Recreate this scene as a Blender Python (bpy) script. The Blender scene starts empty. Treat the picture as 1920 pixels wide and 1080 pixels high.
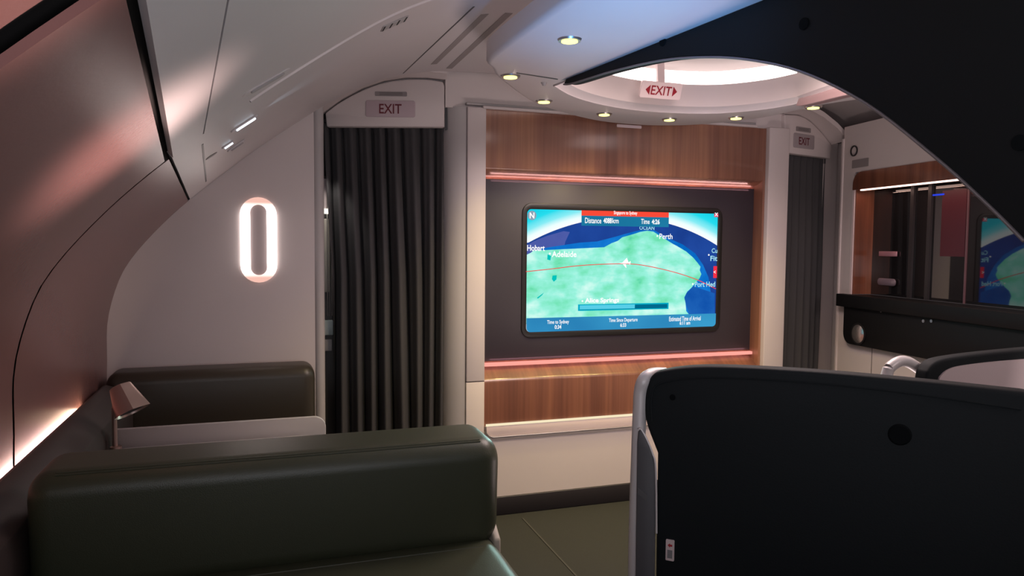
import bpy, bmesh, math
from mathutils import Vector as V, Matrix
sc = bpy.context.scene
COL = sc.collection
PI = math.pi

# ------------------------------------------------------------------ camera
EYE = V((0, 0, 1.37))
F_PX = 1387.8
yaw, pit, rol = math.radians(18.69), math.radians(-3.40), math.radians(0.5)
FW = V((math.sin(yaw) * math.cos(pit), math.cos(yaw) * math.cos(pit), math.sin(pit)))
RT0 = V((math.cos(yaw), -math.sin(yaw), 0)); UP0 = RT0.cross(FW)
RT = RT0 * math.cos(rol) + UP0 * math.sin(rol); UP = UP0 * math.cos(rol) - RT0 * math.sin(rol)
cd = bpy.data.cameras.new('camera'); cam = bpy.data.objects.new('camera', cd); COL.objects.link(cam)
m = Matrix((RT, UP, -FW)).transposed().to_4x4(); m.translation = EYE
cam.matrix_world = m
cd.sensor_width = 36; cd.lens = F_PX / 1920 * 36; cd.clip_start = 0.02
sc.camera = cam

# ------------------------------------------------------------------ world, exposure
sc.view_settings.view_transform = 'Standard'; sc.view_settings.look = 'None'
sc.view_settings.gamma = 1; sc.view_settings.use_curve_mapping = False
sc.view_settings.exposure = 0.0
wd = bpy.data.worlds.new('world'); sc.world = wd; wd.use_nodes = True
bgn = wd.node_tree.nodes['Background']
bgn.inputs[0].default_value = (0.60, 0.50, 0.52, 1); bgn.inputs[1].default_value = 0.08


def area(name, loc, aim, sx, sy, power, col, spread=PI):
    l = bpy.data.lights.new(name, 'AREA'); l.shape = 'RECTANGLE'; l.size = sx; l.size_y = sy
    l.energy = power; l.color = col; l.spread = spread
    o = bpy.data.objects.new(name, l); COL.objects.link(o); o.location = loc
    o.rotation_euler = (V(aim) - V(loc)).to_track_quat('-Z', 'Y').to_euler(); return o


def spot(name, loc, aim, power, col, deg, blend=.6, r=.02):
    l = bpy.data.lights.new(name, 'SPOT'); l.energy = power; l.color = col
    l.spot_size = math.radians(deg); l.spot_blend = blend; l.shadow_soft_size = r
    o = bpy.data.objects.new(name, l); COL.objects.link(o); o.location = loc
    o.rotation_euler = (V(aim) - V(loc)).to_track_quat('-Z', 'Y').to_euler(); return o


# unseen fill lamps added for the cabin; well and screen lights follow seen sources
area('cabin_fill', (0.10, -.35, 1.15), (0.25, .55, 2.2), .8, .4, 13, (.88, .89, .96), 2.7)  # added fill from behind the camera for ceiling and walls
area('ceiling_fill', (1.65, 1.95, .45), (1.6, 2.2, 2.0), .7, .3, 9, (1.0, .80, .78), 2.6)  # added fill hidden behind the shell, brightens the lowered ceiling from below
area('well_light', (1.63, 2.2, 2.14), (1.55, 2.35, 0), .7, .7, 26, (1.0, .79, .75), 2.7)
spot('aisle_blue_fill', (0.72, 1.15, 1.05), (0.98, 1.85, 1.99), 62, (.12, .44, 1.0), 46, 1, .08)  # added blue spot tinting the lowered ceiling, no fitting here
spot('rim_blue_fill', (1.9, 1.5, 1.75), (2.12, 2.8, 1.99), 5, (.30, .45, 1.0), 40, 1, .05)  # added blue spot tinting the right rim of the well
area('seat_face_fill', (2.0, .35, 1.7), (2.0, 1.39, .95), .4, .3, 12, (1.0, .84, .82), 2.4)  # added fill for the pale face of the second seat
spot('screen_light', (1.70, 3.52, 1.22), (.25, 2.0, .65), 30, (.60, 1.0, .92), 84, .8, .12)
area('right_aisle_fill', (2.75, 1.2, 1.98), (2.9, 3.0, 1.0), .4, .8, 6, (1.0, .78, .76))  # added unseen fill over the right aisle


# ------------------------------------------------------------------ geometry of sight lines (a pixel of the photo meets a plane of the room)
def ray(px, py):
    return RT * ((px - 960) / F_PX) - UP * ((py - 540) / F_PX) + FW


def hit(px, py, p0, n):
    d = ray(px, py); n = V(n)
    return EYE + d * ((V(p0) - EYE).dot(n) / d.dot(n))


B = 3.5


def hy(px, py, y=B): return hit(px, py, (0, y, 0), (0, 1, 0))
def hz(px, py, z): return hit(px, py, (0, 0, z), (0, 0, 1))


# cross-section of the cabin: sidewall into ceiling (x, z), mirrored about x = CX
CX = 1.856
PROF = [(-.57, -.02), (-.61, .35), (-.628, .70), (-.626, .86), (-.62, 1.034), (-.575, 1.20), (-.517, 1.305), (-.412, 1.431), (-.294, 1.548),
        (-.131, 1.687), (.026, 1.812), (.269, 1.985), (.42, 2.075), (.56, 2.135), (.70, 2.17), (.84, 2.188), (1.2, 2.2), (1.856, 2.2)]


def cat(p0, p1, p2, p3, t):
    return .5 * ((2 * p1) + (p2 - p0) * t + (2 * p0 - 5 * p1 + 4 * p2 - p3) * t * t + (3 * p1 - p0 - 3 * p2 + p3) * t ** 3)


def smooth_line(pts, n=8, closed=False):
    pts = [V(p) for p in pts]; out = []; N = len(pts)
    for i in range(N if closed else N - 1):
        g = (lambda k: pts[k % N]) if closed else (lambda k: pts[min(max(k, 0), N - 1)])
        for k in range(n): out.append(cat(g(i - 1), g(i), g(i + 1), g(i + 2), k / n))
    if not closed: out.append(pts[-1])
    return out


FINE = [(p.x, p.y) for p in smooth_line([V((a, b, 0)) for a, b in PROF], 10)]
SL = [0.0]
for a, b in zip(FINE, FINE[1:]): SL.append(SL[-1] + math.hypot(b[0] - a[0], b[1] - a[1]))


def prof(s):            # arc length along the cross-section -> x, z
    s = min(max(s, 0), SL[-1])
    lo, hi = 0, len(SL) - 1
    while hi - lo > 1:
        mid = (lo + hi) // 2
        if SL[mid] <= s: lo = mid
        else: hi = mid
    t = (s - SL[lo]) / (SL[hi] - SL[lo])
    return (FINE[lo][0] + (FINE[hi][0] - FINE[lo][0]) * t, FINE[lo][1] + (FINE[hi][1] - FINE[lo][1]) * t)


def prof_n(s):          # inward normal
    a, b = prof(s - .004), prof(s + .004)
    n = V((b[1] - a[1], 0, -(b[0] - a[0]))); n.normalize(); return n


def s_of_x(x):
    lo, hi = SL[40], SL[-1]
    for _ in range(40):
        mid = (lo + hi) / 2
        if prof(mid)[0] < x: lo = mid
        else: hi = mid
    return lo


def s_of_z(z):
    lo, hi = 0, SL[-40]
    for _ in range(40):
        mid = (lo + hi) / 2
        if prof(mid)[1] < z: lo = mid
        else: hi = mid
    return lo


def hvault(px, py):     # where a sight line meets the cabin shell -> point, s
    d = ray(px, py); d = d / d.y; y = .3
    while y < 6:
        p = EYE + d * y
        best = min(range(len(FINE)), key=lambda i: (FINE[i][0] - p.x) ** 2 + (FINE[i][1] - p.z) ** 2)
        i = min(max(best, 1), len(FINE) - 2)
        n = prof_n(SL[i])
        if (p - V((FINE[i][0], p.y, FINE[i][1]))).dot(n) < 0: return p, SL[i]
        y += .002
    return p, SL[-1]


# ------------------------------------------------------------------ materials
MATS = {}


def mat(name, col, rough=.5, metal=0, bump=0, bscale=60, emit=None, es=0, var=0, vscale=6, coat=0, spec=.5):
    if name in MATS: return MATS[name]
    mt = bpy.data.materials.new(name); mt.use_nodes = True; nt = mt.node_tree; b = nt.nodes['Principled BSDF']
    b.inputs['Base Color'].default_value = (*col, 1); b.inputs['Roughness'].default_value = rough
    b.inputs['Metallic'].default_value = metal; b.inputs['Coat Weight'].default_value = coat
    b.inputs['Specular IOR Level'].default_value = spec
    tc = nt.nodes.new('ShaderNodeTexCoord')
    if var:
        nz = nt.nodes.new('ShaderNodeTexNoise'); nz.inputs['Scale'].default_value = vscale; nz.inputs['Detail'].default_value = 5
        nt.links.new(tc.outputs['Object'], nz.inputs['Vector'])
        mx = nt.nodes.new('ShaderNodeMix'); mx.data_type = 'RGBA'
        mx.inputs[6].default_value = (*[c * (1 - var) for c in col], 1); mx.inputs[7].default_value = (*[min(1, c * (1 + var)) for c in col], 1)
        nt.links.new(nz.outputs[0], mx.inputs[0]); nt.links.new(mx.outputs[2], b.inputs['Base Color'])
    if bump:
        nz = nt.nodes.new('ShaderNodeTexNoise'); nz.inputs['Scale'].default_value = bscale; nz.inputs['Detail'].default_value = 3
        nt.links.new(tc.outputs['Object'], nz.inputs['Vector'])
        bp = nt.nodes.new('ShaderNodeBump'); bp.inputs['Strength'].default_value = bump; bp.inputs['Distance'].default_value = .002
        nt.links.new(nz.outputs[0], bp.inputs['Height']); nt.links.new(bp.outputs[0], b.inputs['Normal'])
    if emit:
        b.inputs['Emission Color'].default_value = (*emit, 1); b.inputs['Emission Strength'].default_value = es
    MATS[name] = mt; return mt


def glow(name, col, s):
    if name in MATS: return MATS[name]
    mt = bpy.data.materials.new(name); mt.use_nodes = True; nt = mt.node_tree; nt.nodes.clear()
    e = nt.nodes.new('ShaderNodeEmission'); o = nt.nodes.new('ShaderNodeOutputMaterial')
    e.inputs[0].default_value = (*col, 1); e.inputs[1].default_value = s; nt.links.new(e.outputs[0], o.inputs[0])
    MATS[name] = mt; return mt


def wood(name, c1, c2, c3, scale=(14, 14, .8), rough=.42):
    mt = bpy.data.materials.new(name); mt.use_nodes = True; nt = mt.node_tree; b = nt.nodes['Principled BSDF']
    N = nt.nodes.new; L = nt.links.new
    tc = N('ShaderNodeTexCoord'); mp = N('ShaderNodeMapping'); mp.inputs['Scale'].default_value = scale
    L(tc.outputs['Object'], mp.inputs[0])
    n1 = N('ShaderNodeTexNoise'); n1.inputs['Scale'].default_value = 1; n1.inputs['Detail'].default_value = 3; n1.inputs['Distortion'].default_value = .4
    L(mp.outputs[0], n1.inputs['Vector'])
    mp2 = N('ShaderNodeMapping'); mp2.inputs['Scale'].default_value = (scale[0] * 9, scale[1] * 9, scale[2] * 3)
    L(tc.outputs['Object'], mp2.inputs[0])
    n2 = N('ShaderNodeTexNoise'); n2.inputs['Scale'].default_value = 1; n2.inputs['Detail'].default_value = 6
    L(mp2.outputs[0], n2.inputs['Vector'])
    r = N('ShaderNodeValToRGB'); r.color_ramp.elements[0].position = .36; r.color_ramp.elements[0].color = (*c1, 1)
    r.color_ramp.elements[1].position = .64; r.color_ramp.elements[1].color = (*c3, 1)
    e = r.color_ramp.elements.new(.5); e.color = (*c2, 1)
    L(n1.outputs[0], r.inputs[0])
    mx = N('ShaderNodeMix'); mx.data_type = 'RGBA'; mx.blend_type = 'MULTIPLY'; mx.inputs[0].default_value = .32
    r2 = N('ShaderNodeValToRGB'); r2.color_ramp.elements[0].position = .35; r2.color_ramp.elements[0].color = (.45, .4, .38, 1); r2.color_ramp.elements[1].position = .6
    r2.color_ramp.elements[1].color = (1, 1, 1, 1)
    L(n2.outputs[0], r2.inputs[0]); L(r.outputs[0], mx.inputs[6]); L(r2.outputs[0], mx.inputs[7]); L(mx.outputs[2], b.inputs['Base Color'])
    b.inputs['Roughness'].default_value = rough; b.inputs['Coat Weight'].default_value = .5; b.inputs['Coat Roughness'].default_value = .14; MATS[name] = mt; return mt


def leather(name, col):
    mt = bpy.data.materials.new(name); mt.use_nodes = True; nt = mt.node_tree; b = nt.nodes['Principled BSDF']
    N = nt.nodes.new; L = nt.links.new
    b.inputs['Base Color'].default_value = (*col, 1); b.inputs['Roughness'].default_value = .40
    tc = N('ShaderNodeTexCoord'); v = N('ShaderNodeTexVoronoi'); v.inputs['Scale'].default_value = 420
    n = N('ShaderNodeTexNoise'); n.inputs['Scale'].default_value = 7; n.inputs['Detail'].default_value = 4
    L(tc.outputs['Object'], v.inputs['Vector']); L(tc.outputs['Object'], n.inputs['Vector'])
    ad = N('ShaderNodeMath'); ad.operation = 'MULTIPLY_ADD'; ad.inputs[1].default_value = 3
    L(n.outputs[0], ad.inputs[0]); L(v.outputs[0], ad.inputs[2])
    bp = N('ShaderNodeBump'); bp.inputs['Strength'].default_value = .10; bp.inputs['Distance'].default_value = .003
    L(ad.outputs[0], bp.inputs['Height']); L(bp.outputs[0], b.inputs['Normal'])
    MATS[name] = mt; return mt


WHITE = mat('warm_white_panel', (.62, .55, .54), .5, bump=.05, bscale=300, var=.03)
CEIL = mat('ceiling_white', (.60, .55, .56), .42, bump=.04, bscale=250, var=.03)
GREY = mat('pale_grey_column', (.42, .39, .39), .5, bump=.05, bscale=300)
SIDE = mat('taupe_sidewall', (.20, .098, .092), .27, bump=.08, bscale=120, var=.06)
BLACKGAP = mat('dark_gap', (.012, .01, .01), .7)
DKBASE = mat('dark_kick_panel', (.016, .013, .016), .5)
CARPET = mat('dark_olive_carpet', (.023, .024, .020), .95, bump=.6, bscale=500, var=.15, vscale=90)
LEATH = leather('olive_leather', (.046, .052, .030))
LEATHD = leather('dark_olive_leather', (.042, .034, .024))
CURT = mat('charcoal_curtain', (.052, .050, .053), .9, bump=.3, bscale=400)
WOODM = wood('walnut_veneer', (.20, .085, .058), (.27, .118, .076), (.36, .165, .095), (8, 8, .5))
WOODS = wood('walnut_shelf', (.15, .058, .040), (.20, .078, .050), (.26, .105, .062), (8, 1.5, .5), .38)
NAVY = mat('charcoal_panel', (.038, .031, .042), .42, bump=.03, bscale=200)
BEZEL = mat('black_bezel', (.012, .011, .012), .35)
SHELL = mat('blue_black_shell', (.009, .012, .014), .7, bump=.12, bscale=260, spec=.2)
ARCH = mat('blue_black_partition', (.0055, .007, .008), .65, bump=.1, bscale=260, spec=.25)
TUBE = mat('pale_metal_tube', (.68, .64, .64), .4, metal=.1)
STEEL = mat('brushed_metal', (.6, .57, .55), .3, metal=.9)
BRONZE = mat('bronze_metal', (.50, .36, .32), .34, metal=.85, bump=.04, bscale=500)
DARKTRIM = mat('dark_trim', (.03, .028, .03), .4)
REDTXT = mat('dark_red_ink', (.12, .008, .018), .6)
SIGNW = mat('sign_white', (.75, .62, .62), .5)
LABELG = mat('grey_placard', (.25, .22, .22), .6)
MIRROR = mat('smoked_mirror', (.012, .011, .012), .03, spec=.7, coat=.7)
BLACKG = mat('black_gloss', (.008, .008, .009), .5, spec=.2)
CONSOLE = mat('dark_console', (.05, .037, .034), .5, bump=.1, bscale=200)
TABLEM = mat('pale_table', (.48, .46, .46), .4)
WGREY = mat('wing_grey', (.10, .10, .108), .55)

# ------------------------------------------------------------------ object helpers


def empty(name, loc):
    o = bpy.data.objects.new(name, None); COL.objects.link(o); o.location = loc; o.empty_display_size = .1; return o


def wloc(o):
    p = V((0, 0, 0))
    while o: p += V(o.location); o = o.parent
    return p


def tag(o, label=None, cat=None, group=None, kind=None):
    if label: o['label'] = label
    if cat: o['category'] = cat
    if group: o['group'] = group
    if kind: o['kind'] = kind
    return o


def ob(name, bm, mt, parent=None, smooth=False, bevel=0, seg=2, recalc=True, angle=35):
    """one mesh object from world-space geometry; origin at its own base, or at the parent's"""
    if recalc: bmesh.ops.recalc_face_normals(bm, faces=bm.faces)
    me = bpy.data.meshes.new(name)
    if parent:
        off = wloc(parent)
    else:
        xs = [v.co for v in bm.verts]
        off = V(((min(p.x for p in xs) + max(p.x for p in xs)) / 2, (min(p.y for p in xs) + max(p.y for p in xs)) / 2, min(p.z for p in xs)))
    if parent and parent.type == 'MESH': pass
    for v in bm.verts: v.co -= off
    bm.to_mesh(me); bm.free()
    for mm in (mt if isinstance(mt, (list, tuple)) else [mt]): me.materials.append(mm)
    o = bpy.data.objects.new(name, me); COL.objects.link(o)
    if parent: o.parent = parent
    else: o.location = off
    if bevel:
        b = o.modifiers.new('bevel', 'BEVEL'); b.width = bevel; b.segments = seg; b.limit_method = 'ANGLE'; b.angle_limit = math.radians(angle)
        smooth = True
    if smooth:
        for p in me.polygons: p.use_smooth = True
        if not bevel: me.set_sharp_from_angle(angle=math.radians(angle))
    return o


def struct(name, bm, mt, **k):
    return tag(ob(name, bm, mt, **k), kind='structure')


def BM(): return bmesh.new()


def poly(bm, pts):
    vs = [bm.verts.new(V(p)) for p in pts]; return bm.faces.new(vs)


def prism(bm, pts, off):
    pts = [V(p) for p in pts]; off = V(off); n = len(pts)
    a = [bm.verts.new(p) for p in pts]; b = [bm.verts.new(p + off) for p in pts]
    bm.faces.new(a); bm.faces.new(list(reversed(b)))
    for i in range(n): bm.faces.new((a[i], a[(i + 1) % n], b[(i + 1) % n], b[i]))
    return bm


def box(bm, x0, x1, y0, y1, z0, z1):
    return prism(bm, [(x0, y0, z0), (x1, y0, z0), (x1, y1, z0), (x0, y1, z0)], (0, 0, z1 - z0))


def grid(bm, rows, closed=False):
    vs = [[bm.verts.new(V(p)) for p in r] for r in rows]
    for a, b in zip(vs, vs[1:]):
        n = len(a)
        for i in range(n if closed else n - 1):
            j = (i + 1) % n; bm.faces.new((a[i], a[j], b[j], b[i]))
    return vs


def tube(bm, pts, r, seg=12, caps=True):
    pts = [V(p) for p in pts]; rows = []; prev = None
    for i, p in enumerate(pts):
        t = (pts[min(i + 1, len(pts) - 1)] - pts[max(i - 1, 0)]).normalized()
        if prev is None:
            u = t.cross(V((0, 0, 1)));  u = t.cross(V((1, 0, 0))) if u.length < .1 else u
        else: u = prev - t * prev.dot(t)
        u.normalize(); prev = u; w = t.cross(u)
        rr = r[i] if isinstance(r, (list, tuple)) else r
        rows.append([p + (u * math.cos(2 * PI * k / seg) + w * math.sin(2 * PI * k / seg)) * rr for k in range(seg)])
    vs = grid(bm, rows, True)
    if caps: bm.faces.new(vs[0]); bm.faces.new(list(reversed(vs[-1])))
    return bm


def rrect(c, ux, uy, w, h, r, n=5):
    """rounded rectangle outline around c in the plane of ux, uy"""
    c, ux, uy = V(c), V(ux), V(uy); out = []
    for cx, cy, a0 in ((w / 2 - r, h / 2 - r, 0), (-w / 2 + r, h / 2 - r, PI / 2), (-w / 2 + r, -h / 2 + r, PI), (w / 2 - r, -h / 2 + r, 1.5 * PI)):
        for k in range(n + 1):
            a = a0 + PI / 2 * k / n
            out.append(c + ux * (cx + r * math.cos(a)) + uy * (cy + r * math.sin(a)))
    return out


def disc(bm, c, n, r0, depth, seg=24, r1=None):
    c, n = V(c), V(n).normalized(); u = n.orthogonal().normalized(); w = n.cross(u); r1 = r0 if r1 is None else r1
    a = [c + (u * math.cos(2 * PI * k / seg) + w * math.sin(2 * PI * k / seg)) * r0 for k in range(seg)]
    b = [c + n * depth + (u * math.cos(2 * PI * k / seg) + w * math.sin(2 * PI * k / seg)) * r1 for k in range(seg)]
    vs = grid(bm, [a, b], True); bm.faces.new(vs[0]); bm.faces.new(vs[1]); return bm


def ringm(bm, outer, inner, off):
    """a ring between two outlines with the same number of points, given thickness off"""
    off = V(off); o1 = [V(p) for p in outer]; i1 = [V(p) for p in inner]
    rows = [o1, i1, [p + off for p in i1], [p + off for p in o1], o1]
    vs = [[bm.verts.new(p) for p in r] for r in rows[:4]]; vs.append(vs[0]); n = len(o1)
    for a, b in zip(vs, vs[1:]):
        for i in range(n): j = (i + 1) % n; bm.faces.new((a[i], a[j], b[j], b[i]))
    return bm


def text(name, body, mt, parent, c, ux, uy, w=None, h=None, bold=0, shear=0):
    cu = bpy.data.curves.new(name, 'FONT'); cu.body = body; cu.align_x = 'CENTER'; cu.align_y = 'CENTER'; cu.size = 1; cu.offset = bold; cu.shear = shear
    cu.resolution_u = 3
    t = bpy.data.objects.new(name, cu); COL.objects.link(t)
    dg = bpy.context.evaluated_depsgraph_get(); me = bpy.data.meshes.new_from_object(t.evaluated_get(dg)); bpy.data.objects.remove(t)
    xs = [v.co.x for v in me.vertices]; ys = [v.co.y for v in me.vertices]
    ww, hh = max(xs) - min(xs), max(ys) - min(ys); mx, my = (max(xs) + min(xs)) / 2, (max(ys) + min(ys)) / 2
    kx = w / ww if w else h / hh; ky = h / hh if h else kx
    c, ux, uy = V(c), V(ux), V(uy); off = wloc(parent)
    for v in me.vertices: v.co = c + ux * ((v.co.x - mx) * kx) + uy * ((v.co.y - my) * ky) - off
    me.name = name; me.materials.clear(); me.materials.append(mt)
    o = bpy.data.objects.new(name, me); COL.objects.link(o); o.parent = parent; return o


# ================================================================== STRUCTURE
bm = BM(); box(bm, -.8, 4.2, -2.2, 5.2, -.06, 0); struct('floor', bm, CARPET)
p1, p2 = hz(980, 972, .001), hz(1085, 1085, .001)
d = (p2 - p1).normalized(); s_ = d.cross(V((0, 0, 1))) * .004
bm = BM(); prism(bm, [p1 - s_, p2 + d - s_, p2 + d + s_, p1 + s_], (0, 0, .002)); struct('floor_seam', bm, mat('carpet_seam', (.05, .05, .044), .9))

R1 = 2.25                                   # ring seam between the cabin panels
def xA(y): return -.294 + (3.5 - y) * .047 if y > R1 else -.2353 + (R1 - y) * .078   # upper border of the sidewall panels
def xB(y): return -.153 + (R1 - y) * .108
sA = lambda y: s_of_x(xA(y))
sB = lambda y: s_of_x(xB(y))


def shell_patch(bm, f0, f1, y0, y1, ns=24, ny=10, out=0.0, thick=.012):
    """a piece of the cabin shell between two arc lengths, pushed outward by out, with returned edges"""
    rows = []
    for j in range(ny + 1):
        y = y0 + (y1 - y0) * j / ny; a, b = f0(y), f1(y); r = []
        for i in range(ns + 1):
            s = a + (b - a) * i / ns; x, z = prof(s); n = prof_n(s); p = V((x, y, z)) - n * out; r.append(p)
        p0 = r[0] - prof_n(a) * thick; p1 = r[-1] - prof_n(b) * thick
        rows.append([p0] + r + [p1])
    e0 = [p - V(prof_n(f0(y0) + 0)) * 0 for p in rows[0]]
    def back(row, y):
        a, b = f0(y), f1(y); o = []
        for i, p in enumerate(row):
            s = a + (b - a) * max(0, min(ns, i - 1)) / ns
            o.append(p if i in (0, len(row) - 1) else p - prof_n(s) * thick)
        return o
    rows = [back(rows[0], y0)] + rows + [back(rows[-1], y1)]
    grid(bm, rows); bmesh.ops.remove_doubles(bm, verts=bm.verts, dist=.0002); return bm


TOPS = SL[-1]
pr2, sr2 = hvault(70, 45)
R2 = 1.45
for _y in [x / 200 for x in range(160, 460)]:
    pass
R2 = pr2.y
s0 = lambda y: 0.0
bm = BM(); shell_patch(bm, s0, lambda y: TOPS, -2.2, 3.52, 60, 3, out=.035, thick=.0); struct('shell_backing', bm, BLACKGAP, smooth=True)
bm = BM(); shell_patch(bm, s0, lambda y: sA(y) - .006, R1 + .010, B, 34, 14, thick=.001); struct('wall_left', bm, SIDE, smooth=True)
bm = BM(); shell_patch(bm, s0, lambda y: sA(y) - .019, R2 + .045, R1 - .008, 34, 8); struct('wall_left_panel', bm, SIDE, smooth=True)
bm = BM(); shell_patch(bm, s0, lambda y: sA(y) - .019, -2.2, R2 - .045, 34, 14); struct('wall_left_panel', bm, SIDE, smooth=True)
# ceiling: two longitudinal panels, then the end panel by the bulkhead
bm = BM(); shell_patch(bm, lambda y: sA(y) + .004, lambda y: sB(y) - .005, -2.2, R1 - .003, 8, 16, out=-.006, thick=.02); struct('ceiling_edge_panel', bm, CEIL, smooth=True)
bm = BM(); shell_patch(bm, lambda y: sB(y) + .003, lambda y: TOPS, -2.2, R1, 40, 16, out=-.003, thick=.02); struct('ceiling', bm, CEIL, smooth=True)
bm = BM(); shell_patch(bm, lambda y: sA(y) + .004, lambda y: TOPS, R1 + .012, B - .004, 50, 10, out=0, thick=.02); struct('ceiling_end_panel', bm, CEIL, smooth=True)
# raised rib over the ring seam
bm = BM(); rows = []
for k in range(41):
    s = sB(R1) + .16 + (TOPS - .9 - sB(R1) - .16) * k / 40; x, z = prof(s); n = prof_n(s); c = V((x, R1, z))
    rows.append([c + V((0, -.016, 0)) + n * .002, c + V((0, -.010, 0)) + n * .008, c + V((0, .004, 0)) + n * .008, c + V((0, .014, 0)) + n * .0])
grid(bm, rows); struct('trim_1', bm, CEIL, smooth=True)
# right half of the vault (mirror image)
bm = BM(); rows = []
for y in (-2.2, .5, 2.25, 3.75):
    r = []
    for k in range(41):
        s = s_of_x(.10) + (TOPS - s_of_x(.10)) * k / 40; x, z = prof(s); r.append((2 * CX - x, y, z))
    rows.append(r)
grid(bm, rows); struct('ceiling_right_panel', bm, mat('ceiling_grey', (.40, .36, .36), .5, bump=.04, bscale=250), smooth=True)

# bulkhead wall on the left (behind the far sofa)
pts = [prof(SL[-1] * 0 + s_of_z(z)) for z in (0, .3, .6, .8, 1.0, 1.1, 1.2, 1.3, 1.4, 1.5, 1.6, 1.7, 1.8, 1.9, 1.965)]
pl = [V((x - .004, B, z)) for x, z in pts] + [V((.245, B, prof(s_of_x(.245))[1] + .01)), V((.245, B, 0))]
bm = BM(); prism(bm, pl, (0, .04, 0)); struct('wall_front', bm, WHITE)
bm = BM(); tube(bm, [(.248, B + .018, 0), (.248, B + .018, 1.995)], .026, 20); struct('trim_2', bm, GREY, smooth=True)

# bulkhead above and around the media wall
XL, XR = 1.043, 2.673
pl = []
for x in (.845, 1.0, 1.3, 1.7, 2.1, 2.5, 2.81):
    xx = x if x <= CX else 2 * CX - x
    pl.append(V((x, B + .02, prof(s_of_x(xx))[1] + .01)))
pl = [V((.845, B + .02, 2.025))] + pl + [V((2.81, B + .02, 2.025))]
bm = BM(); prism(bm, pl, (0, .06, 0)); struct('wall_front_header', bm, WHITE)
# lower wall, baseboard
zl0 = hy(1000, 806).z
bm = BM(); box(bm, .94, 2.81, B - .002, B + .08, 0.095, zl0 + .01); struct('wall_front_lower', bm, WHITE)
bm = BM(); box(bm, .845, 2.82, B - .012, B + .03, 0, .095); struct('baseboard_front', bm, DKBASE, bevel=.004)
# columns beside the media wall
bm = BM(); rows = []
for z in (0, 2.03):
    r = []
    for k in range(13):
        a = PI / 2 * k / 12; r.append((.944 - .10 * math.sin(a) if 0 else .844 + .10 * (1 - math.cos(a)), B + .10 * (1 - math.sin(a)) - .004 if 0 else B + .09 - .09 * math.sin(a), z))
    r.append((.944, B + .10, z)); r.append((.844, B + .10, z)); rows.append(r)
vs = grid(bm, rows, True); bm.faces.new(vs[-1]); struct('trim_3', bm, GREY, smooth=True)
bm = BM(); box(bm, .947, XL - .002, B - .012, B + .1, .69, 2.03); struct('trim_4', bm, WHITE, bevel=.004)
bm = BM(); box(bm, .947, XL - .002, B - .010, B + .1, .096, .686); struct('trim_5', bm, WHITE, bevel=.003)
bm = BM(); box(bm, XR + .002, 2.81, B - .03, B + .12, 0.0, 2.03); struct('trim_6', bm, WHITE, bevel=.006)
# thin trims over the wood panel
bm = BM(); box(bm, XL - .02, 2.60, B - .02, B + .04, 2.024, 2.038); struct('trim_7', bm, WHITE, bevel=.003)
bm = BM(); box(bm, XL - .10, 2.60, B - .006, B + .04, 2.040, 2.052); struct('trim_8', bm, GREY, bevel=.003)

# left doorway: arched head panel, curtain
AL = math.radians(16.5); NL = V((math.sin(AL), math.cos(AL), 0)); DL = V((math.cos(AL), -math.sin(AL), 0)); PLd = V((.839, 3.52, 0))
def hl(px, py, o=0): return hit(px, py, PLd + NL * o, NL)
UZ = V((0, 0, 1))
arc = smooth_line([hl(610, 212), hl(640, 190), hl(680, 169), hl(720, 155), hl(760, 149), hl(800, 149), hl(830, 153)], 5)
bm = BM(); prism(bm, [hl(612, 237), hl(611, 225)] + arc + [hl(833, 160), hl(833, 238)], NL * .05); struct('door_header_panel', bm, WHITE, bevel=.006)
# curved soffit lip above the header
rows = []
for (px, py), (qx, qy) in zip(((605, 212), (640, 186), (680, 165), (720, 151), (760, 145), (800, 145), (838, 149)), ((604, 201), (640, 174), (680, 156), (720, 143), (757, 134), (800, 134), (838, 138))):
    a = hl(px, py); b = hy(qx, qy, B - .005); rows.append([a + NL * .03, a, (a + b) / 2 + UZ * .006, b, b + UZ * .02])
bm = BM(); grid(bm, rows); struct('trim_9', bm, WHITE, smooth=True)
# gap post at the right of the header
bm = BM(); prism(bm, [hl(834, 150, .02), hl(838.5, 150, .02), hl(838.5, 243, .02), hl(834, 243, .02)], NL * .03); struct('trim_11', bm, DARKTRIM)

# right doorway
AR = math.radians(-14); NR = V((math.sin(AR), math.cos(AR), 0)); DR = V((math.cos(AR), -math.sin(AR), 0)); PRd = V((2.81, 3.5, 0))
def hr(px, py, o=0): return hit(px, py, PRd + NR * o, NR)
arc = smooth_line([hr(1476, 215), hr(1500, 217), hr(1520, 228), hr(1540, 248), hr(1558, 270)], 5)
bm = BM(); prism(bm, [hr(1472, 286)] + [hr(1472, 215)] + arc + [hr(1560, 275), hr(1560, 280), hr(1558, 284), hr(1557, 297)], NR * .05); struct('door_header_panel', bm, WHITE, bevel=.006)
rows = []
for (px, py), (qx, qy) in zip(((1470, 213), (1500, 215), (1520, 226), (1540, 246), (1560, 271)), ((1470, 203), (1520, 206), (1545, 220), (1570, 240), (1594, 266))):
    a = hr(px, py); b = hy(qx, qy, 3.46); rows.append([a + NR * .03, a, (a + b) / 2 + UZ * .006, b, b + UZ * .03])
bm = BM(); grid(bm, rows); struct('trim_12', bm, WHITE, smooth=True)
pa = hr(1566, 500); bm = BM(); tube(bm, [(pa.x + .03, pa.y - .03, 0), (pa.x + .03, pa.y - .03, 1.985)], .05, 24); struct('trim_13', bm, GREY, smooth=True)
pb = hr(1541, 400, .06); pc = hr(1592, 400, .06)
bm = BM(); prism(bm, [(pb.x, pb.y, 0), (pc.x, pc.y, 0), (pc.x, pc.y + .05, 0), (pb.x, pb.y + .05, 0)], (0, 0, 2.0)); struct('trim_14', bm, WHITE)
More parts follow.
